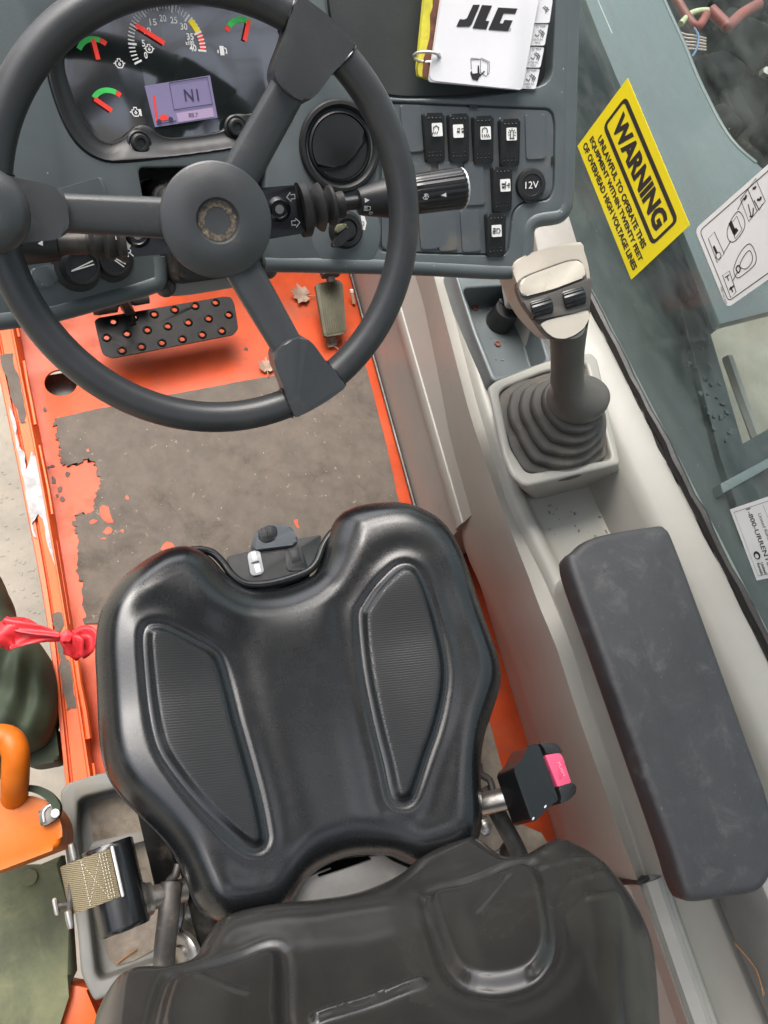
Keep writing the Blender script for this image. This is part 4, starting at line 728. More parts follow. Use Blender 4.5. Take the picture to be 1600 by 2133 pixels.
# ------------------------------------------------------------------ steering wheel
yw, pt = -.12, .82
WH = Flat((.161, .490, .901), (1, 0, 0), (math.sin(yw)*math.cos(pt), -math.cos(yw)*math.cos(pt), math.sin(pt)))
sw_ = thing('steering_wheel', 'black three spoke steering wheel with spinner knob and round hub', 'steering wheel', tuple(WH(0, 0, 0)))
RM = .1800
tube('rim', [WH(RM*math.cos(a), RM*math.sin(a), 0) for a in np.linspace(0, 2*PI, 161)[:-1]], .0147, wheelm, sw_, n=24, closed=True, up=WH.n)
angs = [math.atan2(*(WH.inv(p)[::-1])) for p in ((20, 438), (642, 108), (640, 795))]
for i, a in enumerate(angs):
    pol = lambda r, t: (r*math.cos(a+t), r*math.sin(a+t))
    x_ = lambda r, w: (r*math.cos(a)-w*math.sin(a), r*math.sin(a)+w*math.cos(a))
    fr = Flat(WH(0, 0, 0), WH.ux*math.cos(a)+WH.uy*math.sin(a), WH.n)      # spoke frame: u outwards
    ou = [(.136, -.0215), (.126, -.017), (.121, 0), (.126, .017), (.136, .0215)]+[(.160, .0245), (.173, .0285)]+[(.1928*math.cos(t), .1928*math.sin(t)) for t in np.linspace(.158, -.158, 12)]+[(.173, -.0285), (.160, -.0245)]
    prism('rim_cover', fr, rnd(ou, .006, 3), -.0156, .0156, wheels, sw_, bev=.009, seg=5)
    hs_ = lambda u, v_, h: h-.010*max(0, (.14-u)/.10)
    wp = Warp(fr, hs_); ou = [(.03, -.0205), (.145, -.0185), (.145, .0185), (.03, .0205)]; 
    bm = bmesh.new(); N = 14; pr = [(-.0145, -.008), (-.0155, .002), (-.0138, .0075), (-.010, .0098), (0, .0105), (.010, .0098), (.0138, .0075), (.0155, .002), (.0145, -.008), (0, -.010)]
    rl = [[wp(u, w*(1+.12*(.145-u)/.1), h) for u in np.linspace(.03, .145, N)] for w, h in pr]; loft('spoke', rl, wheels, sw_, close=True, ang=50)
    for sgn in (-1, 1):
        g = .163*sgn; tube('rim_seam', [WH(*(np.array([(RM+.0155*math.cos(q))*math.cos(a+g), (RM+.0155*math.cos(q))*math.sin(a+g)])), .0155*math.sin(q)) for q in np.linspace(0, 2*PI, 25)[:-1]], .0009, blackg, sw_, n=6, closed=True)
hb = [(.045, -.02), (.0485, -.004), (.0495, .010), (.0492, .0135), (.0482, .0145), (.0475, .0148), (.040, .0185), (.030, .0215), (.0225, .0225), (.0195, .0222), (.0182, .0205), (.0178, .0185), (.0001, .0185)]
hub = lathe('hub', WH(0, 0, -.010), WH.n, hb, wheels, sw_, n=72)
rg = [[WH(r*(1+.06*rng.normal()*(k in (0, 1)))*math.cos(t), r*(1+.04*rng.normal())*math.sin(t), .0087+.0002*k) for t in np.linspace(0, 2*PI, 60)[:-1]] for k, r in enumerate((.0168, .0115))]
n = 59; link('glue_ring', mesh(rg[0]+rg[1], [(i, (i+1) % n, n+(i+1) % n, n+i) for i in range(n)]), mat('glue_residue', (.13, .105, .075), .8, var=.6, vs=220, bump=.8, bs=300, dirt=(.05, .045, .04), da=.5, ds=150), hub)
u, v = WH.inv((-32, 440), .035)
kn = [(.016, 0), (.016, .012), (.022, .018), (.031, .026), (.0335, .034), (.032, .043), (.027, .049), (.018, .0525), (.0135, .053), (.012, .0515), (.011, .049), (.0001, .049)]
lathe('spinner_knob', WH(u, v, .004), WH.n, kn, wheels, sw_, n=48)
cs0 = tube_me([WH(0, 0, .0), WH(0, 0, -.19)], .024, 24); link('column_shaft', cs0, blackp, rec)
# column switches and stalks
HS = -.048; K = lambda pts, h=HS: inv(WH, pts, h)
ch2 = thing('column_switch', 'flat black column switch housing with white arrows behind the hub', 'switch housing', tuple(WH(0, 0, -.08)))
prism('housing', WH, rnd(K([(525, 393), (616, 385), (638, 480), (634, 486), (548, 500), (445, 522), (350, 529), (252, 537), (244, 487), (335, 478), (430, 430)]), .002), -.085, HS, blackg, ch2, bev=.0015)
def arrow(c, d, s, h=HS+.0006):
    u, v = WH.inv(c, h); q = [(-8, -4.5), (1, -4.5), (1, -10), (11, 0), (1, 10), (1, 4.5), (-8, 4.5)]; k = s*.00043; cs, sn = math.cos(d), math.sin(d); return [(u+(x*cs-y*sn)*k, v+(x*sn+y*cs)*k) for x, y in q]
an = math.atan2(*(np.array(WH.inv((616, 385), HS))-np.array(WH.inv((525, 393), HS)))[::-1])
link('arrow_mark', line_me(WH, arrow((607, 410), an+PI, 1.0), .0010, HS+.0006, True), white, ch2); link('arrow_mark', line_me(WH, arrow((615, 464), an, 1.0), .0010, HS+.0006, True), white, ch2)
link('arrow_mark', join_me([poly_me(WH, arrow((266, 508), an-PI/2, 1.0), HS+.0006), poly_me(WH, K([(256, 488), (272, 486), (272, 492), (257, 494)], HS+.0006), HS+.0006)]), white, ch2)
link('lettering', join_me([text_me(WH, 'R', WH.inv((271, 526), HS), .0055, .0072, HS+.0006, rot=an), text_me(WH, 'N', WH.inv((246, 490), HS), .0055, .0072, HS+.0006, rot=an)]), white, ch2)
for p in ((581, 436), (286, 489)):
    u, v = WH.inv(p, HS); s_ = lathe('fixing_boss', WH(u, v, HS-.001), WH.n, [(.0125, 0), (.0105, .003), (.0085, .005), (.0075, .0045), (.007, .0035), (.0001, .0035)], blackg, ch2, n=28); lathe('boss_screw', WH(u, v, HS+.0015), WH.n, [(.0042, 0), (.0042, .0022), (.0022, .0022), (.002, .0012), (.0001, .0012)], steel, s_, n=16)
def stalk(nm, lab, pa, pb, secs, hh=HS-.014, marks=None):
    A, B = WH(*WH.inv(pa, hh), hh), WH(*WH.inv(pb, hh), hh); ax = (B-A)/np.linalg.norm(B-A); Lg = np.linalg.norm(B-A); t = thing(nm, lab, 'stalk', tuple(A))
    for n2, m, prof, kw in secs: lathe(n2, A, ax, [(r, h*Lg) for r, h in prof], m, t, up=WH.n, **{'n': 40, **kw})
    return t, A, ax, Lg
stk, A, ax, Lg = stalk('wiper_stalk', 'right hand control stalk with ribbed end grip and rubber bellows', (632, 437), (966, 391), [
    ('bellows', rubber, [(.026, -.02), (.0262, .0), (.026, .02), (.018, .045), (.0165, .055), (.0225, .085), (.0235, .10), (.0155, .125), (.0145, .135), (.0195, .155), (.020, .17), (.0125, .19), (.0122, .205), (.0128, .215), (.0128, .235), (.008, .24)], {}),
    ('shaft', blackp, [(.0068, .2), (.0068, .36)], {}),
    ('inner_grip', blackp, [(.008, .325), (.0125, .33), (.0135, .345), (.019, .50), (.0195, .505), (.0195, .515), (.0185, .52), (.0185, .53), (.0195, .535), (.0195, .60), (.0175, .61), (.0001, .612)], {}),
    ('end_grip', blackg, [(.017, .60), (.0185, .61), (.0195, .72), (.0205, .96), (.0205, .975), (.0195, .985), (.0185, .99), (.0175, .988), (.017, .985), (.0001, .985)], {'n': 96, 'rib': .022, 'ribn': 22})])
lathe('grip_ring', A, ax, [(.0192, .975*Lg), (.0202, .98*Lg), (.0202, .99*Lg), (.0185, .994*Lg), (.0178, .992*Lg), (.0178, .985*Lg)], bright, stk, up=WH.n, n=40, cap=False)
sd = WH.n-ax*np.dot(WH.n, ax); sd /= np.linalg.norm(sd); fd = np.cross(ax, sd)
def onst(pt, r):                                      # flat print frame on the stalk facing up
    d = ray(pt); return Flat(A, ax, sd)
def mark_on(pts_px, r, w, closed=True, fill=False, hh=HS-.014):
    out = []                                          # wrap printed stroke round the stalk
    fr = Flat(A, ax, sd)
    for p in pts_px:
        u, v = fr.inv(p, r); v = max(-r*.95, min(r*.95, v)); out.append((u, v))
    class Wr:
        curved = False
        def __call__(s, u, v, h=0): a = max(-1.5, min(1.5, v/r)); return A+ax*u+(sd*math.cos(a)-0*sd)*(r+h)+np.cross(sd, ax)*(r+h)*math.sin(a)
    mp = Wr(); return poly_me(mp, out, .0006) if fill else line_me(mp, out, w, .0006, closed)
ms = [mark_on(zk([(1302, 243), (1342, 222), (1346, 255)]), .0215, .001, fill=True), mark_on(zk([(1165, 262), (1185, 245), (1212, 250), (1200, 270), (1178, 272)]), .0215, .0007), mark_on(zk([(1190, 276), (1188, 250)]), .0215, .0007, False), mark_on(zk([(1175, 240), (1190, 232), (1205, 238)]), .0215, .0007, False),
      mark_on(zk([(725, 262), (762, 280), (728, 300)]), .018, .001, fill=True), mark_on(zk([(745, 322), (770, 330), (772, 350), (746, 360)]), .0185, .0008), mark_on(zk([(722, 325), (740, 325)]), .0185, .0007, False), mark_on(zk([(722, 336), (740, 336)]), .0185, .0007, False), mark_on(zk([(722, 347), (740, 347)]), .0185, .0007, False), mark_on(zk([(722, 357), (740, 357)]), .0185, .0007, False), mark_on(zk([(770, 370), (795, 375), (790, 390), (768, 388)]), .0185, .0007)]
link('grip_symbols', join_me(ms), white, stk)
stl, A, ax, Lg = stalk('shift_stalk', 'left hand shift stalk with tapered grip under the left spoke', (256, 503), (40, 511), [
    ('bellows', rubber, [(.019, -.03), (.019, .03), (.0135, .07), (.0175, .12), (.0178, .15), (.012, .2), (.0145, .25), (.0148, .28), (.0105, .33), (.0105, .38)], {}),
    ('shaft', ironm, [(.011, .36), (.010, .58), (.013, .66)], {}), ('grip', blackp, [(.011, .62), (.0145, .64), (.0155, .70), (.0175, .95), (.017, .99), (.015, 1.0), (.0001, 1.0)], {})])
sd = WH.n-ax*np.dot(WH.n, ax); sd /= np.linalg.norm(sd)
link('grip_symbols', mark_on(Z(2.857, 0, 340, [(225, 478), (255, 458), (256, 492)]), .0165, .001, fill=True), white, stl)
# ------------------------------------------------------------------ pedals, leaves, cigarette end
bz_ = .085; PB = Flat(onz((345, 680), bz_), (1, 0, 0), (0, -.22, 1)); bpd = thing('brake_pedal', 'wide black brake pedal plate with raised punched holes', 'pedal', tuple(onz((345, 680), 0)))
hp = z5([(445, 208), (525, 190), (605, 178), (685, 160), (765, 145), (845, 132), (418, 270), (498, 255), (578, 240), (658, 225), (738, 210), (818, 195), (897, 180), (478, 320), (555, 305), (635, 290), (715, 275), (793, 258), (870, 243)])
hu = inv(PB, hp); po = rnd(inv(PB, z5([(370, 205), (385, 192), (880, 108), (908, 112), (920, 140), (935, 235), (915, 258), (440, 350), (405, 335), (395, 310)])), .006)
pp = link('pedal_plate', solid_cut(PB, po, -.004, 0, [(circ(*c, .0054, 18), -.02) for c in hu], bev=.0006, seg=1), pedm, bpd)
rm = [lathe_me(PB(*c, -.0005), PB.n, [(.0098, 0), (.0082, .003), (.0064, .0036), (.0054, .0025), (.0054, -.003)], 18, cap=False) for c in hu]
link('hole_rim', join_me(rm), pedm, bpd, kind='stuff')
a0 = onz((268, 650), .09); a1 = onz((252, 610), .24); tube('pedal_arm', [a0-np.array([0, .03, .006]), a0, a1, a1+np.array([0, .06, .2])], .010, ironm, bpd, n=4, sx=1.5)
q = onz((245, 628), .13); lathe('pivot_boss', q-np.array([.05, 0, 0]), (1, .04, 0), [(.0001, 0), (.020, 0), (.022, .01), (.022, .045), (.012, .05), (.012, .075), (.015, .08), (.015, .11), (.0001, .11)], ironm, bpd, n=20)
az = .06; PA = Flat(onz((690, 643), az), (1, 0, 0), (0, -.35, 1)); apd = thing('accelerator_pedal', 'narrow dusty ribbed accelerator pedal right of the brake', 'pedal', tuple(onz((690, 645), 0)))
po = inv(PA, [(657, 592), (700, 582), (714, 588), (722, 690), (712, 697), (676, 702)]); prism('pedal_pad', PA, rnd(po, .006), -.012, 0, khaki, apd, bev=.002)
pc = np.array(inv(PA, [(664, 598), (708, 590), (717, 690), (680, 697)]))
for k in range(9):
    t = (k+.5)/9; a, b = pc[0]*(1-t)+pc[1]*t, pc[3]*(1-t)+pc[2]*t; d = (b-a)/np.linalg.norm(b-a); q = np.array([-d[1], d[0]])*.0012; prism('rib', PA, [a-q, b-q, b+q, a+q], -.001, .0022, khaki, apd, bev=.0008)
q = onz((690, 568), .12); box('pedal_lever', (q[0], q[1]+.04, .13), (.018, .12, .018), ironm, apd, rx=.5, bev=.004); box('lever_clamp', (q[0], q[1]+.01, .115), (.045, .03, .022), ironm, apd, bev=.006)
def leaf(lab, c, size, rot, seed, curl=.3):
    r = np.random.default_rng(seed); t = thing('dry_leaf', lab, 'leaf', tuple(onz(c, .004)), 'fallen leaves on the cab floor'); o = onz(c, .006); out = []
    lob = [(0, 1.0), (12, .68), (26, .80), (38, .58), (60, .92), (78, .58), (98, .66), (120, .46), (150, .46), (172, .16)]; ol = lob+[(360-a, b) for a, b in lob[::-1]]
    pts = [(size*b*math.cos(math.radians(a)+rot+r.normal()*.05), size*b*math.sin(math.radians(a)+rot)) for a, b in ol]; n = len(pts); v = [o]; f = []
    for k in (.5, 1):
        for x, y in pts:
            d = math.hypot(x, y)*k/size; v.append(o+np.array([x*k, y*k, size*curl*d*d*(1+.5*math.sin(3*math.atan2(y, x)))+abs(r.normal())*.0015]))
    for i in range(n): j = (i+1) % n; f += [(0, 1+i, 1+j), (1+i, n+1+i, n+1+j, 1+j)]
    me = mesh(v, f); link('blade', me, leafm, t, ang=80); s = np.array([-math.cos(rot)*size*.8, -math.sin(rot)*size*.8, .004]); tube('stem', [o, o+s*.5, o+s], .0012, leafm, t, n=5)
leaf('largest dry leaf beside the accelerator pedal', (633, 616), .036, 2.9, 1, .35); leaf('crumpled leaf at the foot of the accelerator pedal', (692, 717), .024, 2.0, 2, .5); leaf('half hidden tan leaf against the front edge of the grip mat', (556, 768), .026, 1.4, 3, .4)
cg = thing('cigarette_end', 'cigarette end standing beside the accelerator pedal', 'cigarette end', tuple(onz((737, 632), .0)))
a, b = onz((737, 632), .006), onz((732, 603), .03); tube('filter', [a, a+(b-a)*.8], .0042, butt, cg, n=14); tube('paper_end', [a+(b-a)*.8, b], .0044, butw, cg, n=14)
# ------------------------------------------------------------------ control lever on its console block
zj = lambda pts: Z(2.909, 850, 440, pts)
LB = HZ(.5); blk = inv(LB, [(1017, 806), (1034, 792), (1139, 751), (1232, 733), (1246, 748), (1294, 966), (1100, 1012), (1088, 1008), (1068, 990), (1051, 950)]); hol = inv(LB, [(1041, 820), (1050, 808), (1130, 775), (1222, 755), (1276, 955), (1108, 985), (1094, 980), (1064, 932)])
class Shear:
    curved = False
    def __call__(s, u, v, h=0): k = max(0, -.014-h); return LB(u+.75*k, v+.12*k, h)
link('lever_block', solid_cut(Shear(), rnd(blk, .006), -.13, 0, [(rnd(hol, .010), -.016)], bev=.005, seg=4), beige, cons)
lever = thing('control_lever', 'grey hydraulic control lever with two black thumb rollers and ribbed boot', 'lever', tuple(onz((1170, 890), .484)))
def resamp(p, n=64):
    p = np.array(p); q = np.vstack([p, p[:1]]); s = np.r_[0, np.cumsum(np.hypot(*np.diff(q, axis=0).T))]; t = np.linspace(0, s[-1], n, endpoint=False); return np.c_[np.interp(t, s, q[:, 0]), np.interp(t, s, q[:, 1])]
bo = np.array(ccw([tuple(x) for x in rnd(ins(hol, .985, np.mean(hol, axis=0)), .022, 6)])); bo = polar(bo, bo.mean(0), 72); bc = bo.mean(0)
fc = onz((1197, 838), .562)[:2]; to = polar(circ(fc[0], fc[1], .037, 72), fc, 72)
prof = []; nf = 5
for k in range(nf):
    t0, t1 = k/nf, (k+1)/nf; z0, z1 = .484+.078*t0, .484+.078*t1
    prof += [(t0+.02, z0), (t0, z0+.002), (t0-.004, z0+(z1-z0)*.55), (t0+.015, z0+(z1-z0)*.78), (t0+.05, z0+(z1-z0)*.86), (t1-.03, z1-.0005)]
rl = []
for t, z in prof:
    tt = t**.92 if t > 0 else t; o = bo+(to-bo)*tt; rl.append([np.array([x, y, z]) for x, y in o]+[np.array([*o[0], z])])
bt = loft('boot', rl, boots, lever, ang=50)
S0, S1 = onz((1182, 812), .60), onz((1182, 700), .69); ax = (S1-S0)/np.linalg.norm(S1-S0)
fz = lambda a: np.array([fc[0], fc[1], .563])+ax*a
pcx = onz((1199, 832), .568)[:2]; sa = S0; n_s = 48; secs = []
for z, k, rx, ry in ((.556, 0, .040, .036), (.560, 0, .0435, .0395), (.566, 0, .0445, .0405), (.572, .04, .0435, .0395), (.578, .18, .040, .0365), (.584, .40, .0355, .033), (.591, .62, .0315, .0300), (.600, .82, .0285, .0275), (.612, 1, .0268, .0258), (.63, 1, .0258, .0245), (.65, 1, .0255, .024), (.675, 1, .0258, .0245), (.70, 1, .0285, .026), (.72, 1, .031, .027)):
    ce = S0+(S1-S0)*((z-S0[2])/(S1[2]-S0[2])); c2 = pcx*(1-k)+ce[:2]*k; pw = 1+.22*(1-k)
    secs.append([np.array([c2[0]+rx*math.cos(a)*(pw if math.cos(a) > 0 else 1)*(1), c2[1]+ry*math.sin(a), z+.010*(1-k)*math.cos(a)*(1 if math.cos(a) > 0 else .3)]) for a in np.linspace(0, 2*PI, n_s+1)])
loft('grip_body', secs, gripm, lever, ang=60)
HP = onz((1150, 610), .745); JP = Flat(HP, (.97, -.22, 0), (-.22, -.52, .80))
head = [(1068, 546), (1078, 530), (1125, 508), (1204, 492), (1215, 500), (1230, 545), (1235, 592), (1233, 634), (1225, 690), (1214, 706), (1194, 711), (1159, 708), (1142, 694), (1111, 660), (1091, 627), (1074, 588), (1067, 562)]
hb_ = spl(inv(JP, [(1070, 556), (1080, 540), (1127, 520), (1204, 504), (1214, 512), (1227, 552), (1231, 594), (1229, 634), (1221, 686), (1208, 702), (1190, 706), (1160, 703), (1144, 690), (1114, 658), (1095, 627), (1079, 590), (1071, 570)]), 3)
prism('head', JP, hb_, -.062, -.002, knobw, lever, bev=.011, seg=5, botbev=True)
prism('head_face', JP, spl(inv(JP, zj([(668, 500), (660, 462), (676, 415), (740, 378), (960, 298), (1030, 292), (1064, 325), (1085, 420), (1100, 500), (1098, 640), (1065, 718), (1000, 764), (940, 782), (880, 778), (828, 742), (775, 672), (700, 570)])), 3), -.01, .0008, gripm, lever, bev=.002)
prism('upper_pad', JP, rnd(inv(JP, zj([(667, 470), (682, 420), (742, 386), (960, 307), (1028, 300), (1056, 328), (1068, 378), (1060, 402), (880, 470), (692, 520)])), .006), 0, .0042, panelw, lever, bev=.002, seg=3)
prism('lower_pad', JP, rnd(inv(JP, zj([(795, 686), (832, 664), (1078, 597), (1092, 612), (1090, 650), (1060, 708), (1000, 753), (940, 774), (880, 768), (832, 734)])), .005), 0, .004, panelw, lever, bev=.002, seg=3)
prism('roller_band', JP, rnd(inv(JP, zj([(690, 548), (860, 495), (1104, 402), (1106, 428), (1090, 588), (1000, 615), (772, 660), (720, 600)])), .003), 0, .0055, gripm, lever, bev=.0015)
for q in ([(742, 545), (858, 502), (890, 626), (764, 655)], [(934, 486), (1058, 438), (1086, 572), (962, 600)]):
    P = inv(JP, zj(q), .008); P = [np.array(p) for p in P]; a, b = (P[0]+P[1])/2, (P[3]+P[2])/2; c0, c1 = (P[0]+P[3])/2, (P[1]+P[2])/2; rr = np.linalg.norm(a-b)/2
    d = c1-c0; w = np.linalg.norm(d); d /= w; axw = JP.ux*d[0]+JP.uy*d[1]
    lathe('thumb_roller', JP(*c0, .0045-rr*.45), axw, [(.0001, 0), (rr*.94, 0), (rr*1.0, .002), (rr*1.0, w-.002), (rr*.94, w), (.0001, w)], blackg, lever, n=96, up=JP.n, rib=.035, ribn=14, ang=25)
# ------------------------------------------------------------------ armrest pad on the console
arm = thing('armrest', 'long worn black vinyl armrest pad on top of the beige console', 'armrest', tuple(onz((1320, 1480), .5)))
AP = HZ(.56); ao = spl(inv(AP, [(1192, 1175), (1203, 1142), (1250, 1112), (1370, 1091), (1392, 1096), (1410, 1125), (1480, 1310), (1560, 1530), (1610, 1670), (1628, 1770), (1598, 1850), (1530, 1868), (1452, 1878), (1430, 1850), (1405, 1770), (1330, 1560), (1255, 1350)]), 4)
link('pad', pillow_me(Flat((0, 0, .50), (1, 0, 0), (0, 0, 1)), ao, lambda X, d: .046+.0015*sst(d, .01, .05), .012, .010, [(.040, 1.003), (.022, .994), (.016, .97)], nt=240, nr=40, p=2.4), padm, arm, ang=60)
prism('pad_base', HZ(.50), rnd([(xt(y)+.002, y) for y in np.linspace(.175, -.255, 8)]+[(.72, -.255), (.74, .175)], [.025]+[0]*7+[.003, .02]), -.125, .004, beige, arm, bev=.003)
wr = onz((1585, 1990), .43); box('rear_rail', (wr[0]+.075, -.42, .36), (.045, .32, .12), kick, cons, rz=-.03, bev=.008)
for k, (p0, p1, p2) in enumerate([((1528, 1962), (1568, 2010), (1592, 2070)), ((1530, 1966), (1575, 2020), (1590, 2075))]):
    t = thing('pine_needle', ['longer brown pine needle in the tray behind the armrest', 'second brown pine needle crossing the longer one behind the armrest'][k], 'pine needle', tuple(onz(p1, .345))); tube('needle', spl([onz(p, .343+.002*k) for p in (p0, p1, p2)], 5, False), .0009, needle_m, t, n=5)
# ------------------------------------------------------------------ operator seat
seat = thing('operator_seat', 'black vinyl operator seat, newer shiny cushion and older brownish backrest', 'seat', (.2, .1, 0))
zs_ = lambda pts: Z(1.818, 180, 1040, pts)
SP = HZ(.445)
so_ = zs_([(580, 325), (640, 342), (750, 327), (850, 292), (888, 240), (905, 170), (940, 85), (1000, 47), (1100, 29), (1200, 33), (1290, 70), (1350, 120), (1400, 200), (1440, 300), (1490, 430), (1535, 550), (1561, 640), (1560, 720), (1535, 800), (1502, 900), (1488, 1000), (1489, 1100), (1493, 1200), (1480, 1285), (1440, 1340), (1370, 1374), (1290, 1386), (1240, 1385), (1190, 1366), (1155, 1352), (1100, 1348), (1000, 1356), (900, 1392), (835, 1440), (805, 1480), (772, 1530), (730, 1570), (650, 1598), (540, 1608), (455, 1578), (410, 1520), (380, 1440), (340, 1350), (280, 1270), (200, 1190), (130, 1120), (80, 1040), (55, 950), (45, 850), (40, 700), (36, 580), (46, 480), (72, 400), (130, 320), (200, 260), (280, 212), (345, 194), (400, 196), (470, 230), (530, 290)])
so2 = spl(inv(SP, so_), 4)
lp_ = zs_([(237, 520), (262, 499), (310, 506), (400, 546), (470, 582), (500, 622), (530, 720), (560, 840), (600, 980), (640, 1130), (664, 1255), (664, 1296), (640, 1308), (600, 1288), (520, 1220), (430, 1130), (350, 1030), (290, 930), (260, 800), (242, 640)])
rp_ = zs_([(1050, 450), (1062, 410), (1100, 350), (1150, 297), (1185, 273), (1218, 275), (1245, 303), (1280, 382), (1318, 500), (1343, 620), (1343, 720), (1318, 850), (1279, 970), (1245, 1078), (1225, 1125), (1200, 1134), (1176, 1116), (1150, 1000), (1110, 840), (1070, 640)])
PH = .485-.445
lpu, rpu = spl(inv(SP, lp_, .042), 3), spl(inv(SP, rp_, .042), 3)
m0, m1 = np.array(SP.inv((600, 1215), .04)), np.array(SP.inv((735, 1790), .04)); md_ = (m1-m0)/np.linalg.norm(m1-m0); mq = np.array([-md_[1], md_[0]])
nk = np.array(SP.inv((585, 1190), .04))
def seat_h(X, d):
    a, b = sdf(X, lpu), sdf(X, rpu); s = np.minimum(a, b); w = np.abs((X-m0)@mq); l = (X-m0)@md_
    h = .0045*sst(-s, -.001, .007) - .0035*np.exp(-((s-.006)/.006)**2) - .0035*np.exp(-((s-.026)/.020)**2)
    h += .011*sst(w, .09, .20)*sst(d, 0, .03) + .010*sst(.12-l, 0, .12)*sst(w, .05, .12) - .010*np.exp(-(np.hypot(*(X-nk).T)/.05)**2)
    h -= .004*np.exp(-((w-.0)/.07)**2)*sst(l, .02, .15); return h
link('cushion', pillow_me(SP, so2, seat_h, .050, .040, [(-.014, 1.0), (-.022, .992), (-.03, .985)], nt=420, nr=120, centre=SP.inv((640, 1470), .03), p=2.0), [vinyl], seat, ang=70)
cu = [o for o in seat.children if o.name.startswith('cushion')][0]; cme = cu.data; cme.materials.append(vinylr)
pc_ = np.array([p.center[:2] for p in cme.polygons])+LOC[seat][:2]; s_ = np.minimum(sdf(pc_, lpu), sdf(pc_, rpu)); pz = np.array([p.normal[2] for p in cme.polygons])
for p, q in zip(cme.polygons, (s_ < -.006) & (pz > .3)): p.material_index = int(q)
c_ = np.mean(so2, axis=0); prism('seat_shell', HZ(.418), ins([tuple(p) for p in so2], 1.008, c_), -.022, 0, blackg, seat, bev=.004)
za = lambda pts: Z(4.444, 400, 1060, pts)
PN = HZ(.448); prism('control_panel', PN, rnd(inv(PN, za([(318, 445), (560, 385), (900, 292), (1145, 248), (1200, 240), (1190, 420), (1120, 560), (1000, 660), (700, 760), (520, 760), (410, 690), (330, 560)])), .004), -.035, 0, blackp, seat, bev=.003)
lip = [onz(p, .452) for p in za([(-10, 385), (90, 382), (190, 408), (280, 490), (360, 600), (440, 668), (530, 700), (700, 694), (900, 645), (1075, 575), (1160, 480), (1215, 340), (1290, 230), (1370, 165)])]; tube('panel_lip', spl(lip, 5, False), .0055, blackg, seat, n=12)
prism('panel_recess', PN, rnd(inv(PN, za([(850, 360), (990, 335), (1020, 345), (1070, 525), (1040, 560), (905, 585), (872, 560)])), .006), -.003, .0012, blackp, seat, bev=.001); sb = prism('panel_button', PN, rnd(inv(PN, za([(892, 376), (983, 357), (1018, 488), (928, 508)])), .001), -.001, .0018, blackp, seat, bev=.0005); prism('button_gap', PN, inv(PN, za([(882, 368), (992, 346), (1028, 494), (920, 518)])), -.001, .0014, ink, sb)
iw = prism('weight_indicator', PN, rnd(inv(PN, za([(512, 440), (530, 405), (605, 390), (628, 412), (662, 580), (648, 608), (560, 626), (540, 605)])), .003), -.002, .004, indm, seat, bev=.0015)
prism('indicator_slot', PN, rnd(inv(PN, za([(545, 508), (615, 488), (622, 496), (618, 504), (550, 520)]), .0), .0006), .003, .0045, ink, iw); prism('indicator_rib', PN, rnd(inv(PN, za([(545, 415), (585, 405), (605, 480), (560, 492)])), .001), .003, .0048, decalw, iw, bev=.0006); prism('indicator_rib', PN, rnd(inv(PN, za([(570, 530), (620, 515), (640, 590), (590, 605)])), .001), .003, .0048, decalw, iw, bev=.0006)
KN = HZ(.455); prism('weight_knob', KN, rnd(inv(KN, za([(555, 380), (570, 250), (612, 188), (780, 148), (850, 140), (930, 170), (985, 275), (960, 330)])), .006), -.05, 0, dashr, seat, bev=.008, seg=4)
kd = prism('knob_dimple', KN, spl(inv(KN, za([(625, 200), (700, 160), (770, 160), (790, 230), (740, 300), (665, 312), (620, 270)])), 4), -.003, .0022, blackp, seat, bev=.002)
for x in (675, 715): prism('knob_ridge', KN, rnd(inv(KN, za([(x, 175), (x+22, 170), (x+35, 265), (x+12, 270)])), .001), .001, .0035, blackp, kd, bev=.0008)
# metal seat pan between cushion and backrest
zp = lambda pts: Z(1.3333, 200, 1700, pts)
MP = Flat(onz((735, 1850), .425), (.93, -.37, 0), (.05, -.42, .9))
link('seat_pan', solid_cut(MP, rnd(inv(MP, zp([(490, 330), (520, 268), (552, 200), (572, 195), (585, 172), (615, 160), (700, 130), (795, 106), (825, 125), (880, 150), (1000, 200), (980, 330)])), .004), -.004, 0, [(rnd(inv(MP, zp([(614, 162), (690, 132), (762, 114), (768, 122), (690, 150), (620, 172)])), .003), -.02)], bev=.001), bright, seat)
box('pan_tube', MP(0, -.03, -.02), (.2, .03, .03), bright, seat, bev=.01, rz=-.35)
# old backrest
A_, B_, C_ = onz((335, 2052), .56), onz((1175, 1797), .56), onz((700, 1885), .53); nb = np.cross(B_-A_, C_-A_); nb = nb if nb[2] > 0 else -nb
BP = Flat(C_-nb/np.linalg.norm(nb)*.034, B_-A_, nb)
bo_px = zp([(0, 577), (22, 540), (62, 508), (115, 482), (160, 470), (205, 462), (260, 438), (285, 400), (302, 370), (332, 330), (400, 296), (500, 274), (600, 260), (720, 234), (830, 192), (880, 152), (950, 115), (1020, 96), (1062, 96), (1100, 118), (1140, 152), (1165, 162), (1192, 150), (1240, 130), (1300, 128), (1360, 148), (1430, 188), (1490, 248), (1530, 320), (1552, 400), (1566, 577)])+[(1385, 2300), (1350, 2480), (1200, 2620), (900, 2680), (500, 2650), (280, 2540), (180, 2330), (185, 2210)]
bo2 = spl(inv(BP, bo_px), 4)
rb_ = spl(inv(BP, zp([(932, 262), (950, 236), (1010, 222), (1100, 208), (1160, 200), (1205, 208), (1228, 232), (1243, 290), (1256, 370), (1256, 430), (1232, 470), (1195, 488), (1110, 490), (1040, 478), (995, 440), (962, 360)]), .025), 3)
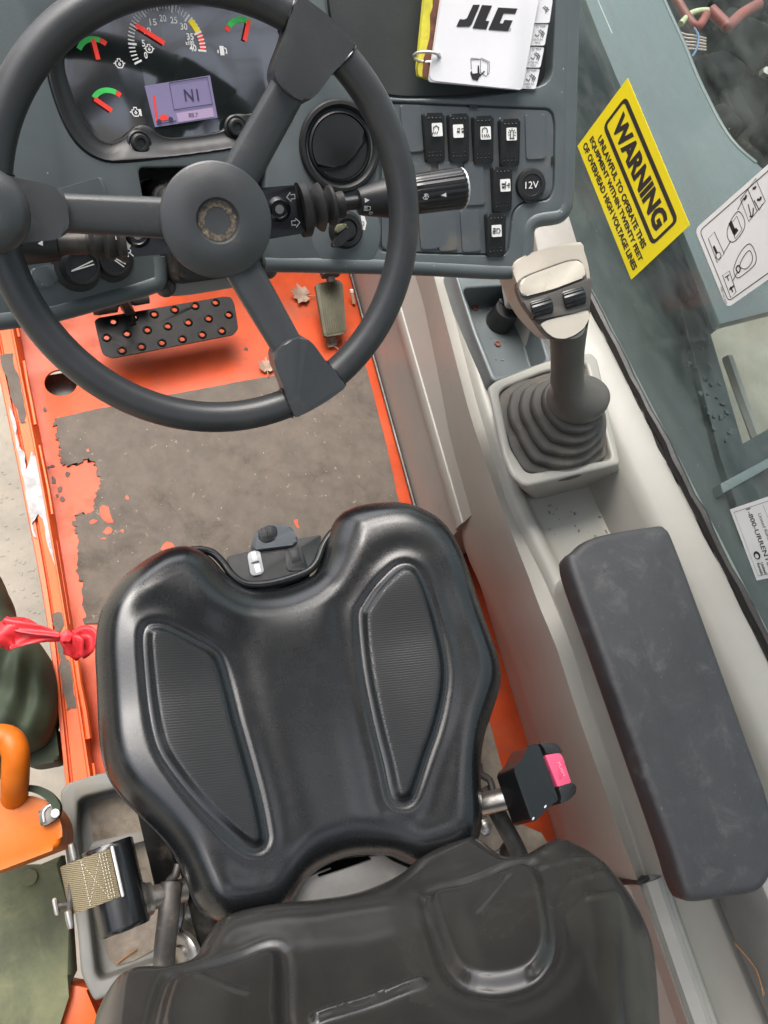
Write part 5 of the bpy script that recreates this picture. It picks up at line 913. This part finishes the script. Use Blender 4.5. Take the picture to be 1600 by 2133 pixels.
lb_ = spl(inv(BP, zp([(215, 540), (255, 500), (330, 462), (420, 418), (475, 396), (505, 400), (512, 450), (512, 560), (508, 700), (300, 760), (190, 700)]), .025), 3)
b0 = np.array(BP.inv((735, 1870), .02)); b1 = np.array(BP.inv((800, 2300), .02)); bd = (b1-b0)/np.linalg.norm(b1-b0); bq_ = np.array([-bd[1], bd[0]])
sl0, sl1 = [np.array(BP.inv(p, .025)) for p in zp([(615, 575), (905, 478)])]; e_ = sl1-sl0
def wr_line(p0, p1, X, w): e = p1-p0; t = np.clip(((X-p0)@e)/(e@e), 0, 1); return np.exp(-(np.hypot(*(X-p0-np.outer(t, e)).T)/w)**2)
creases = [[np.array(BP.inv(p, .025)) for p in zp(q)] for q in ([(920, 245), (1000, 220), (1110, 225)], [(1165, 205), (1240, 165), (1330, 128)], [(1270, 300), (1320, 250), (1400, 232)], [(1180, 210), (1330, 190), (1420, 190)], [(880, 235), (920, 245), (990, 430)], [(230, 495), (300, 505), (420, 525)], [(1300, 350), (1360, 300), (1450, 290)], [(1060, 300), (1140, 230), (1180, 205)])]
def back_h(X, d):
    a, b = sdf(X, lb_), sdf(X, rb_); s = np.minimum(a, b); w = (X-b0)@bq_; l = (X-b0)@bd
    h = .005*sst(-s, -.002, .008) - .0055*np.exp(-((s-.006)/.007)**2) - .004*np.exp(-((s-.02)/.018)**2) + .024*sst(np.abs(w), .11, .21)*sst(d, 0, .04) - .006*np.exp(-(w/.06)**2)
    h += .010*np.exp(-((l-.035)/.03)**2)*np.exp(-(w/.1)**2) + .0075*wr_line(sl0, sl1, X, .0045)
    for c in creases:
        for p, q in zip(c[:-1], c[1:]): h += .0009*wr_line(p, q, X, .0035)
    return h
link('backrest', pillow_me(BP, bo2, back_h, .045, .036, [(-.025, 1.0), (-.045, .97), (-.055, .92)], nt=420, nr=130, centre=BP.inv((760, 2180), .02), p=2.0), oldv, seat, ang=70)
# suspension base, plates, brackets
box('suspension_box', (.17, .06, .20), (.34, .40, .36), darkm, seat, bev=.01)
zb = lambda pts: Z(2.2857, 900, 1400, pts)
B3 = HZ(.26); prism('base_plate', B3, inv(B3, zb([(180, 60), (262, 180), (300, 330), (345, 500), (400, 720), (520, 760), (600, 890), (470, 960), (200, 960), (100, 700)])), -.01, 0, dirtym, seat, bev=.002)
q = onz((1010, 1722), .262); lathe('plate_bolt', q, (0, 0, 1), [(.012, 0), (.012, .001), (.0085, .002), (.0085, .007), (.007, .008), (.0001, .008)], steel, seat, n=6)
z6 = lambda pts: Z(2.2857, 0, 1200, pts)
prism('base_plate', HZ(.33), inv(HZ(.33), z6([(850, 1380), (1060, 1640), (1000, 1720), (930, 1840), (850, 1930), (780, 1930), (800, 1500)])), -.008, 0, dirtym, seat, bev=.002)
prism('side_panel', HZ(.30), inv(HZ(.30), z6([(655, 1130), (760, 1190), (860, 1400), (800, 1470), (735, 1470)])), -.1, 0, darkm, seat, bev=.003)
q = onz((406, 1903), .332); lathe('plate_bolt', q, (0, 0, 1), [(.013, 0), (.013, .001), (.009, .002), (.009, .008), (.0075, .009), (.0001, .009)], steel, seat, n=6)
def bar(nm, pxs, z, w, th, m, par): P = [onz(p, zz) for p, zz in zip(pxs, z)]; return tube(nm, spl(P, 5, False), w, m, par, n=10, sx=1, sy=th)
# ------------------------------------------------------------------ seat belt: retractor (left) and buckle (right)
ret = thing('belt_retractor', 'glossy black seat belt retractor with olive webbing left of the seat', 'seat belt', tuple(onz((240, 1850), .36)))
XZ = Flat((0, -.018, 0), (1, 0, 0), (0, -1, 0)); xl, xr_ = onz((180, 1850), .44)[0], onz((298, 1850), .40)[0]; w_ = xr_-xl
sec = rnd([(xl+.004, .35), (xl-.002, .415), (xl+.012, .448), (xr_-.010, .448), (xr_, .432), (xr_, .35)], .012)
prism('housing', XZ, sec, -.046, .048, blackg, ret, bev=.006, seg=3, botbev=True)
wy0, wy1 = onz((185, 1783), .45)[1], onz((185, 1893), .45)[1]; sl_ = onz((244, 1840), .45)[0]
loft('webbing', [[np.array([x, y, z]) for y in np.linspace(wy0, wy1, 12)] for x, z in [(sl_, .448), (sl_-0.0089, .4525), (sl_-0.0207, .4535), (sl_-0.0326, .451), (sl_-0.0444, .443), (sl_-0.0533, .428), (sl_-0.0585, .405), (sl_-0.0592, .37), (sl_-0.0577, .37), (sl_-0.0570, .405), (sl_-0.0518, .426), (sl_-0.0437, .441), (sl_-0.0326, .449), (sl_-0.0207, .4515), (sl_-0.0089, .450)]], webb, ret, close=True, ang=60)
box('slot_bar', (sl_+.003, (wy0+wy1)/2, .4495), (.004, .056, .004), bright, ret, bev=.002)
SF = Flat((sl_-.021, (wy0+wy1)/2, .4538), (1, 0, 0), (0, 0, 1)); sti = []
for x in (-.010, .010, .013, .016): sti += [line_me(SF, [(x, y), (x, y+.0022)], .0007, .0004-abs(x)*.03) for y in np.linspace(-.024, .022, 14)]
for t in np.linspace(0, 1, 12): sti += [line_me(SF, [(-.009+.018*t, -.02+.04*t), (-.009+.018*t+.0007, -.02+.04*t+.0018)], .0006, .0002), line_me(SF, [(-.009+.018*t, .02-.04*t), (-.009+.018*t+.0007, .02-.04*t-.0018)], .0006, .0002)]
link('stitching', join_me(sti), thread, ret, kind='stuff')
a, b = onz((300, 1875), .40), onz((352, 1862), .39); d = b-a; lathe('mount_shaft', a, d, [(.0001, -.01), (.022, -.01), (.022, -.004), (.020, 0), (.018, .004), (.018, .008), (.0135, .009), (.0135, .02), (.0135, .05), (.0001, .05)], steel, ret, n=24)
for p, z in (((152, 1775), .44), ((145, 1915), .44)): q = onz(p, z); lathe('slot_pin', q, (0, 1, .1), [(.0001, -.010), (.0035, -.009), (.0042, 0), (.0035, .009), (.0001, .010)], steel, ret, n=14)
tube('guide_rod', [onz((152, 1775), .432), onz((145, 1915), .432)], .0035, ironm, ret, n=8); tube('guide_arm', [onz((117, 1888), .41), onz((200, 1880), .40)], .004, ironm, ret, n=8)
q = onz((117, 1888), .41); box('latch_plate', q, (.006, .020, .010), steel, ret, bev=.003)
bar('bracket_arm', [(358, 1836), (352, 1900), (344, 1970), (340, 2050)], [.40, .40, .395, .39], .0125, .5, ironm, ret); bar('bracket_arm', [(372, 1840), (370, 1900), (362, 1960), (362, 2050)], [.37, .37, .365, .36], .008, .5, steel, ret)
bar('bracket_lip', [(352, 1860), (352, 1838), (366, 1822), (372, 1800)], [.39, .395, .4, .40], .005, .6, ironm, ret)
q = onz((384, 1985), .37); lathe('pivot_disc', q, (-.7, -.1, .5), [(.024, -.006), (.024, 0), (.021, .003), (.012, .004), (.011, .008), (.0001, .009)], steel, ret, n=28)
bk = thing('belt_buckle', 'black seat belt buckle with pink PUSH button right of the seat', 'belt buckle', tuple(onz((1130, 1620), .42)))
z8 = lambda pts: Z(8, 1040, 1500, pts); BK = Flat(onz((1130, 1620), .49), (.93, -.36, 0), (.10, .05, 1))
prism('buckle_body', BK, rnd(inv(BK, z8([(462, 470), (520, 410), (620, 385), (665, 420), (980, 1300), (985, 1350), (900, 1390), (600, 1690), (535, 1670), (248, 850), (265, 770), (380, 660)])), .004), -.05, 0, blackg, bk, bev=.008, seg=5)
prism('buckle_core', BK, inv(BK, z8([(640, 420), (800, 460), (1200, 1300), (985, 1340)])), -.05, -.012, ink, bk)
for q in ([(665, 380), (890, 385), (980, 420), (1045, 520), (1048, 545), (780, 565), (740, 470)], [(985, 1118), (1195, 1045), (1270, 1075), (1282, 1200), (1180, 1320), (1030, 1395), (1015, 1370), (1030, 1290)]): prism('buckle_shell', BK, rnd(inv(BK, z8(q)), .003), -.05, .001, blackp, bk, bev=.004, seg=3)
prism('buckle_side', BK, inv(BK, z8([(1000, 480), (1050, 540), (1215, 1060), (1270, 1160), (1180, 1250), (980, 600)])), -.05, -.008, blackp, bk)
pb = prism('push_button', BK, rnd(inv(BK, z8([(768, 585), (1000, 545), (1045, 600), (1198, 1040), (975, 1112)])), .0015), -.014, .0005, pink, bk, bev=.0015)
u, v = BK.inv((1040+1030/8, 1500+815/8), 0); prism('button_dimple', BK, [(u+.0075*math.cos(t)*.55+.004*math.sin(t), v+.014*math.sin(t)-.0*math.cos(t)) for t in np.linspace(0, 2*PI, 25)[:-1]], .0001, .0009, mat('dark_pink', (.62, .06, .15), .45), pb, bev=.0004)
text(BK, 'PUSH', (u, v), .0175, .0042, mat('pale_pink', (.85, .38, .45), .5), pb, .0012, rot=math.radians(-68))
for p in ((1136, 1680), (1111, 1705)): q = BK(*BK.inv(p, .0), -.0012); lathe('scuff', q, BK.n, [(.0011, 0), (.0011, .0014), (.0001, .0015)], paper, bk, n=8, sy=2.2)
a, b = onz((1018, 1672), .42), onz((1078, 1658), .44); lathe('mount_shaft', a, b-a, [(.0001, -.01), (.0145, -.01), (.0145, .03), (.023, .031), (.023, .038), (.020, .040), (.019, .055), (.0001, .055)], steel, bk, n=24)
bar('bracket_arm', [(1010, 1640), (1040, 1700), (1075, 1765), (1104, 1835)], [.40, .40, .395, .39], .0125, .55, ironm, bk); bar('bracket_arm', [(1045, 1765), (1058, 1790), (1066, 1830)], [.36, .36, .36], .013, .5, steel, bk)
bar('bracket_lip', [(1028, 1650), (1020, 1625), (1002, 1612), (998, 1590)], [.41, .41, .41, .41], .005, .7, ironm, bk)
q = onz((1062, 1772), .375); lathe('pivot_disc', q, (-.5, .5, .5), [(.015, -.004), (.015, .002), (.010, .005), (.0001, .006)], steel, bk, n=24)
# ------------------------------------------------------------------ left rear: moulded tray, cover, orange case, bag, ribbon
ty = thing('seat_side_tray', 'grey moulded plastic tray with dirt beside the seat on the left', 'tray', tuple(onz((250, 1900), .1)))
TY = HZ(.18); t_o = inv(TY, z6([(285, 1030), (320, 985), (500, 930), (900, 930), (1060, 1900), (780, 1905), (450, 2025), (430, 1990), (385, 1900), (370, 1700), (300, 1240)])); t_i = inv(TY, z6([(370, 1075), (400, 1050), (560, 1010), (860, 1010), (960, 1800), (745, 1830), (480, 1925), (455, 1890), (410, 1500), (385, 1350), (365, 1230)]))
link('tray_moulding', solid_cut(TY, rnd(t_o, .012), -.18, 0, [(rnd(t_i, .014), -.045)], bev=.005, seg=3), trayg, ty)
T2 = HZ(.137); prism('tray_dirt', T2, jag(inv(T2, z6([(430, 1090), (600, 1040), (700, 1040), (760, 1500), (780, 1760), (560, 1860), (510, 1820), (450, 1500)])), .003, 3), -.0015, .001, dirtym, ty)
prism('tray_step', TY, rnd(inv(TY, z6([(420, 1270), (700, 1205), (720, 1250), (430, 1330)])), .006), -.05, -.015, trayg, ty, bev=.004)
tw = thing('twig', 'small dry twig lying in the tray beside the belt retractor', 'twig', tuple(onz((265, 2000), .139))); tube('stem', spl([onz(p, .142) for p in z6([(555, 1845), (600, 1810), (650, 1775)])], 3, False), .0012, needle_m, tw, n=5)
oc = thing('mossy_cover', 'blotchy olive green panel at the lower left corner', 'panel', tuple(onz((50, 1980), .1))); OC = HZ(.12); prism('cover_panel', OC, inv(OC, z6([(-200, 1340), (0, 1420), (150, 1400), (290, 1330), (330, 1600), (350, 1900), (300, 2000), (270, 2300), (-200, 2300)])), -.05, 0, olive, oc, bev=.008)
q = onz((62, 1828), .122); lathe('cover_bolt', q, (0, 0, 1), [(.012, 0), (.011, .006), (.0001, .008)], olive, oc, n=14)
os_ = thing('orange_bracket', 'short orange painted bracket at bottom left beside the grey tray', 'bracket', tuple(onz((160, 2090), .05))); OB = HZ(.10); prism('bracket_plate', OB, inv(OB, z6([(330, 1940), (425, 1960), (430, 2060), (480, 2100), (520, 2250), (260, 2250), (280, 2050)])), -.06, 0, orangs, os_, bev=.004)
cs2 = thing('orange_case', 'orange plastic case with a loop handle and metal clasp at the left edge', 'case', tuple(onz((60, 1740), .2)))
CP = HZ(.33); prism('case_body', CP, rnd(inv(CP, z6([(-300, 1120), (0, 1075), (150, 1040), (235, 1075), (296, 1170), (297, 1288), (0, 1402), (-300, 1500)])), .012), -.12, 0, casem, cs2, bev=.007, seg=4)
tube('loop_handle', spl([onz(p, z) for p, z in zip(z6([(68, 1060), (72, 980), (75, 900), (72, 830), (40, 778), (-30, 770), (-120, 800), (-160, 1050)]), [.32, .36, .38, .39, .39, .39, .38, .32])], 5, False), .0165, casem, cs2, n=16)
prism('strap', HZ(.345), spl(inv(HZ(.345), z6([(80, 1004), (140, 994), (200, 1004), (252, 1036), (288, 1090), (276, 1150), (258, 1120), (236, 1082), (190, 1044), (130, 1022), (84, 1022)])), 3), -.02, 0, bagm, cs2, bev=.003)
CQ = HZ(.342); cl_ = prism('clasp', CQ, rnd(inv(CQ, z6([(182, 1120), (230, 1082), (282, 1090), (278, 1150), (225, 1185), (192, 1190)])), .003), -.012, 0, ironm, cs2, bev=.002); lathe('clasp_rivet', CQ(*CQ.inv(z6([(265, 1130)])[0]), 0), (0, 0, 1), [(.0055, 0), (.005, .003), (.0001, .004)], bright, cl_, n=14); tube('clasp_hook', spl([CQ(*CQ.inv(p), .001) for p in z6([(212, 1170), (208, 1125), (232, 1095), (252, 1092)])], 4, False), .0016, bright, cl_, n=8)
bg = thing('dark_bag', 'bulging dark green black cloth bag over the outer edge of the sill', 'bag', tuple(onz((50, 1450), .06)))
BG = HZ(.05); bgo = spl(inv(BG, z6([(-60, -60), (10, 40), (42, 110), (58, 175), (110, 235), (190, 320), (240, 400), (264, 490), (270, 600), (262, 690), (215, 800), (90, 860), (0, 930), (-250, 1000), (-500, 500), (-300, 0)])), 3)
link('bag_body', pillow_me(BG, bgo, lambda X, d: (.010*np.sin(X[:, 0]*38+X[:, 1]*17+2*np.sin(X[:, 1]*21))+.006*np.sin(X[:, 0]*95-X[:, 1]*60+1.5*np.sin(X[:, 0]*40)))*sst(d, 0, .04), .10, .075, [(-.06, 1.0), (-.1, .9)], nt=200, nr=60), bagm, bg, ang=70)
prism('bag_base', HZ(.03), rnd(inv(HZ(.03), z6([(-60, 800), (150, 740), (262, 700), (285, 880), (150, 905), (60, 870), (-60, 930)])), .01), -.08, 0, bagm, bg, bev=.008)
rbn = thing('red_ribbon', 'red plastic ribbon tied in a knot hanging by the door sill', 'ribbon', tuple(onz((110, 1325), .2)))
def band(nm, pxs, zs, ws_, tw0=0, n=6):
    P = np.array(spl([onz(p, z) for p, z in zip(pxs, zs)], 6, False)); W_ = np.interp(np.linspace(0, 1, len(P)), np.linspace(0, 1, len(ws_)), ws_); rl = []
    for k in np.linspace(-1, 1, n):
        r = []
        for i, p in enumerate(P):
            d = P[min(i+1, len(P)-1)]-P[max(i-1, 0)]; s = np.cross(d, [0, 0, 1.]); s /= np.linalg.norm(s)+1e-9; r.append(p+s*k*W_[i]/2+np.array([0, 0, .012*W_[i]/.03*math.sin(3*k+i*.35+tw0)*.6]))
        rl.append(r)
    o = loft(nm, rl, ribbon, rbn, ang=80); md = o.modifiers.new('thick', 'SOLIDIFY'); md.thickness = .0012; return o
band('ribbon_band', z6([(-40, 290), (40, 270), (130, 275), (230, 290), (300, 290)]), [.2]*5, [.025, .052, .042, .014, .010])
band('ribbon_tail', z6([(20, 205), (90, 235), (200, 262), (290, 285)]), [.21]*4, [.012, .018, .014, .008], 1)
band('ribbon_tail', z6([(335, 285), (350, 310), (345, 350), (330, 385)]), [.205, .21, .2, .19], [.012, .03, .034, .022], 2); band('ribbon_tail', z6([(345, 275), (390, 262), (425, 285), (405, 340), (380, 380)]), [.2, .205, .21, .205, .195], [.010, .02, .024, .026, .014], .5)
q = onz(z6([(318, 290)])[0], .205); lathe('knot', q-np.array([0, 0, .012]), (0, 0, 1), [(.0001, 0), (.008, .004), (.012, .010), (.009, .018), (.0001, .022)], ribbon, rbn, n=18, rib=.12, ribn=5)
# grass and litter on the ground outside the sill
gr = []
for i in range(220):
    p = (rng.uniform(-60, 95), rng.uniform(850, 1330)); q = onz(p, -.75); s = rng.uniform(.002, .006); bm = bmesh.new(); bmesh.ops.create_icosphere(bm, subdivisions=1, radius=s); bm.transform(Matrix.Translation(q) @ Matrix.Diagonal((1, rng.uniform(.5, 1.2), .4, 1))); me = bpy.data.meshes.new('m'); bm.to_mesh(me); bm.free(); gr.append(me)
link('gravel', join_me(gr), conc, kind='stuff', label='pale gravel on the concrete ground outside the sill', cat='gravel')
# ------------------------------------------------------------------ unseen cab roof shaped for highlights, leafy trees added for reflections, mirrored bare trees
rf = thing('cab_roof', 'dark cab roof on square posts above the seat', 'cab roof', (.35, -.1, 1.8))
RP = HZ(1.86); link('roof_panel', solid_cut(RP, rnd([(-.22, -.66), (.98, -.66), (.98, .74), (-.22, .74)], .05), -.05, 0, [([(.50, -.36), (.92, -.36), (.92, .14), (.50, .14)], -.1), ([(.0, -.55), (.36, -.55), (.36, -.22), (.0, -.22)], -.1)], bev=.006), darkm, rf)  # front edge and openings set to shape seat and gauge highlights
for k in (.64, .78): box('skylight_bar', (k, -.11, 1.835), (.03, .52, .03), darkm, rf, bev=.006)
for x, y in ((.95, 1.62), (.93, -.62), (-.2, -.62), (-.22, 1.62)): box('post', (x, y, .9), (.06, .07, 1.9), darkm, rf, bev=.01)
for x in (.95, -.2): box('side_beam', (x, 1.1, 1.84), (.05, 1.1, .05), darkm, rf, bev=.008)
def tree(x, y, hgt, seed):  # out-of-view tree, put in so glossy parts pick up green
    r = np.random.default_rng(seed); t = thing('reflection_tree', 'leafy green tree at the edge of the yard, '+['nearest to the rear left', 'straight left of the cab', 'farthest forward on the left', 'behind and to the left', 'behind the cab on the right', 'straight behind the cab'][seed], 'tree', (x, y, -.75), 'trees round the yard')
    tube('trunk', [(x, y, -.75), (x+.1*r.normal(), y+.1*r.normal(), hgt*.4), (x+.2*r.normal(), y+.2*r.normal(), hgt*.8)], [.16, .11, .05], bark, t, n=8)
    N = 2600; c = r.normal(size=(N, 3)); c /= np.linalg.norm(c, axis=1)[:, None]; c *= (r.random(N)**.4)[:, None]; c = c*np.array([1.6, 1.6, hgt*.42])+np.array([x, y, hgt*.5]); v = []; f = []
    for i, p in enumerate(c):
        a, b = r.normal(size=3), r.normal(size=3); a *= .13/np.linalg.norm(a); b *= .09/np.linalg.norm(b); v += [p-a, p+b, p+a, p-b]; f.append((4*i, 4*i+1, 4*i+2, 4*i+3))
    link('crown', mesh(v, f), leafg, t)
for k, (x, y, h_) in enumerate([(-5.5, -1.5, 5), (-5, 1.8, 4.5), (-5.8, 4.5, 5.5), (-3.4, -5, 5), (2.5, -7, 6), (-.5, -6.5, 5)]): tree(x, y, h_, k)

def bare_tree(x, y, hgt, seed):
    r = np.random.default_rng(seed); t = thing('bare_tree', ['bare winter tree close behind the machine on the right', 'slimmer bare tree farther right behind the machine', 'tall bare tree straight behind the machine'][seed-20], 'tree', (x, y, -.75), 'bare trees behind the machine'); ms = []
    def grow(p, d, ln, rad, lev):
        q = p+d*ln*.5+r.normal(size=3)*ln*.05; e = p+d*ln; ms.append(tube_me([p, q, e], [rad, rad*.8, rad*.6], 5))
        if lev:
            for _ in range(4 if lev > 1 else 3):
                n = d+r.normal(size=3)*.55+np.array([0, 0, .15]); n /= np.linalg.norm(n); grow(p+d*ln*r.uniform(.45, 1), n, ln*r.uniform(.5, .75), rad*.5, lev-1)
    link('trunk', tube_me([(x, y, -.75), (x, y, hgt*.3)], [.14, .11], 8), bark, t); grow(np.array([x, y, hgt*.28]), np.array([.05, 0, 1.]), hgt*.36, .10, 4); link('branches', join_me(ms), bark, t)
for k, (x, y, h_) in enumerate([(3.0, -3.0, 8.5), (4.6, -1.8, 7.5), (1.2, -4.6, 9)]): bare_tree(x, y, h_, 20+k)
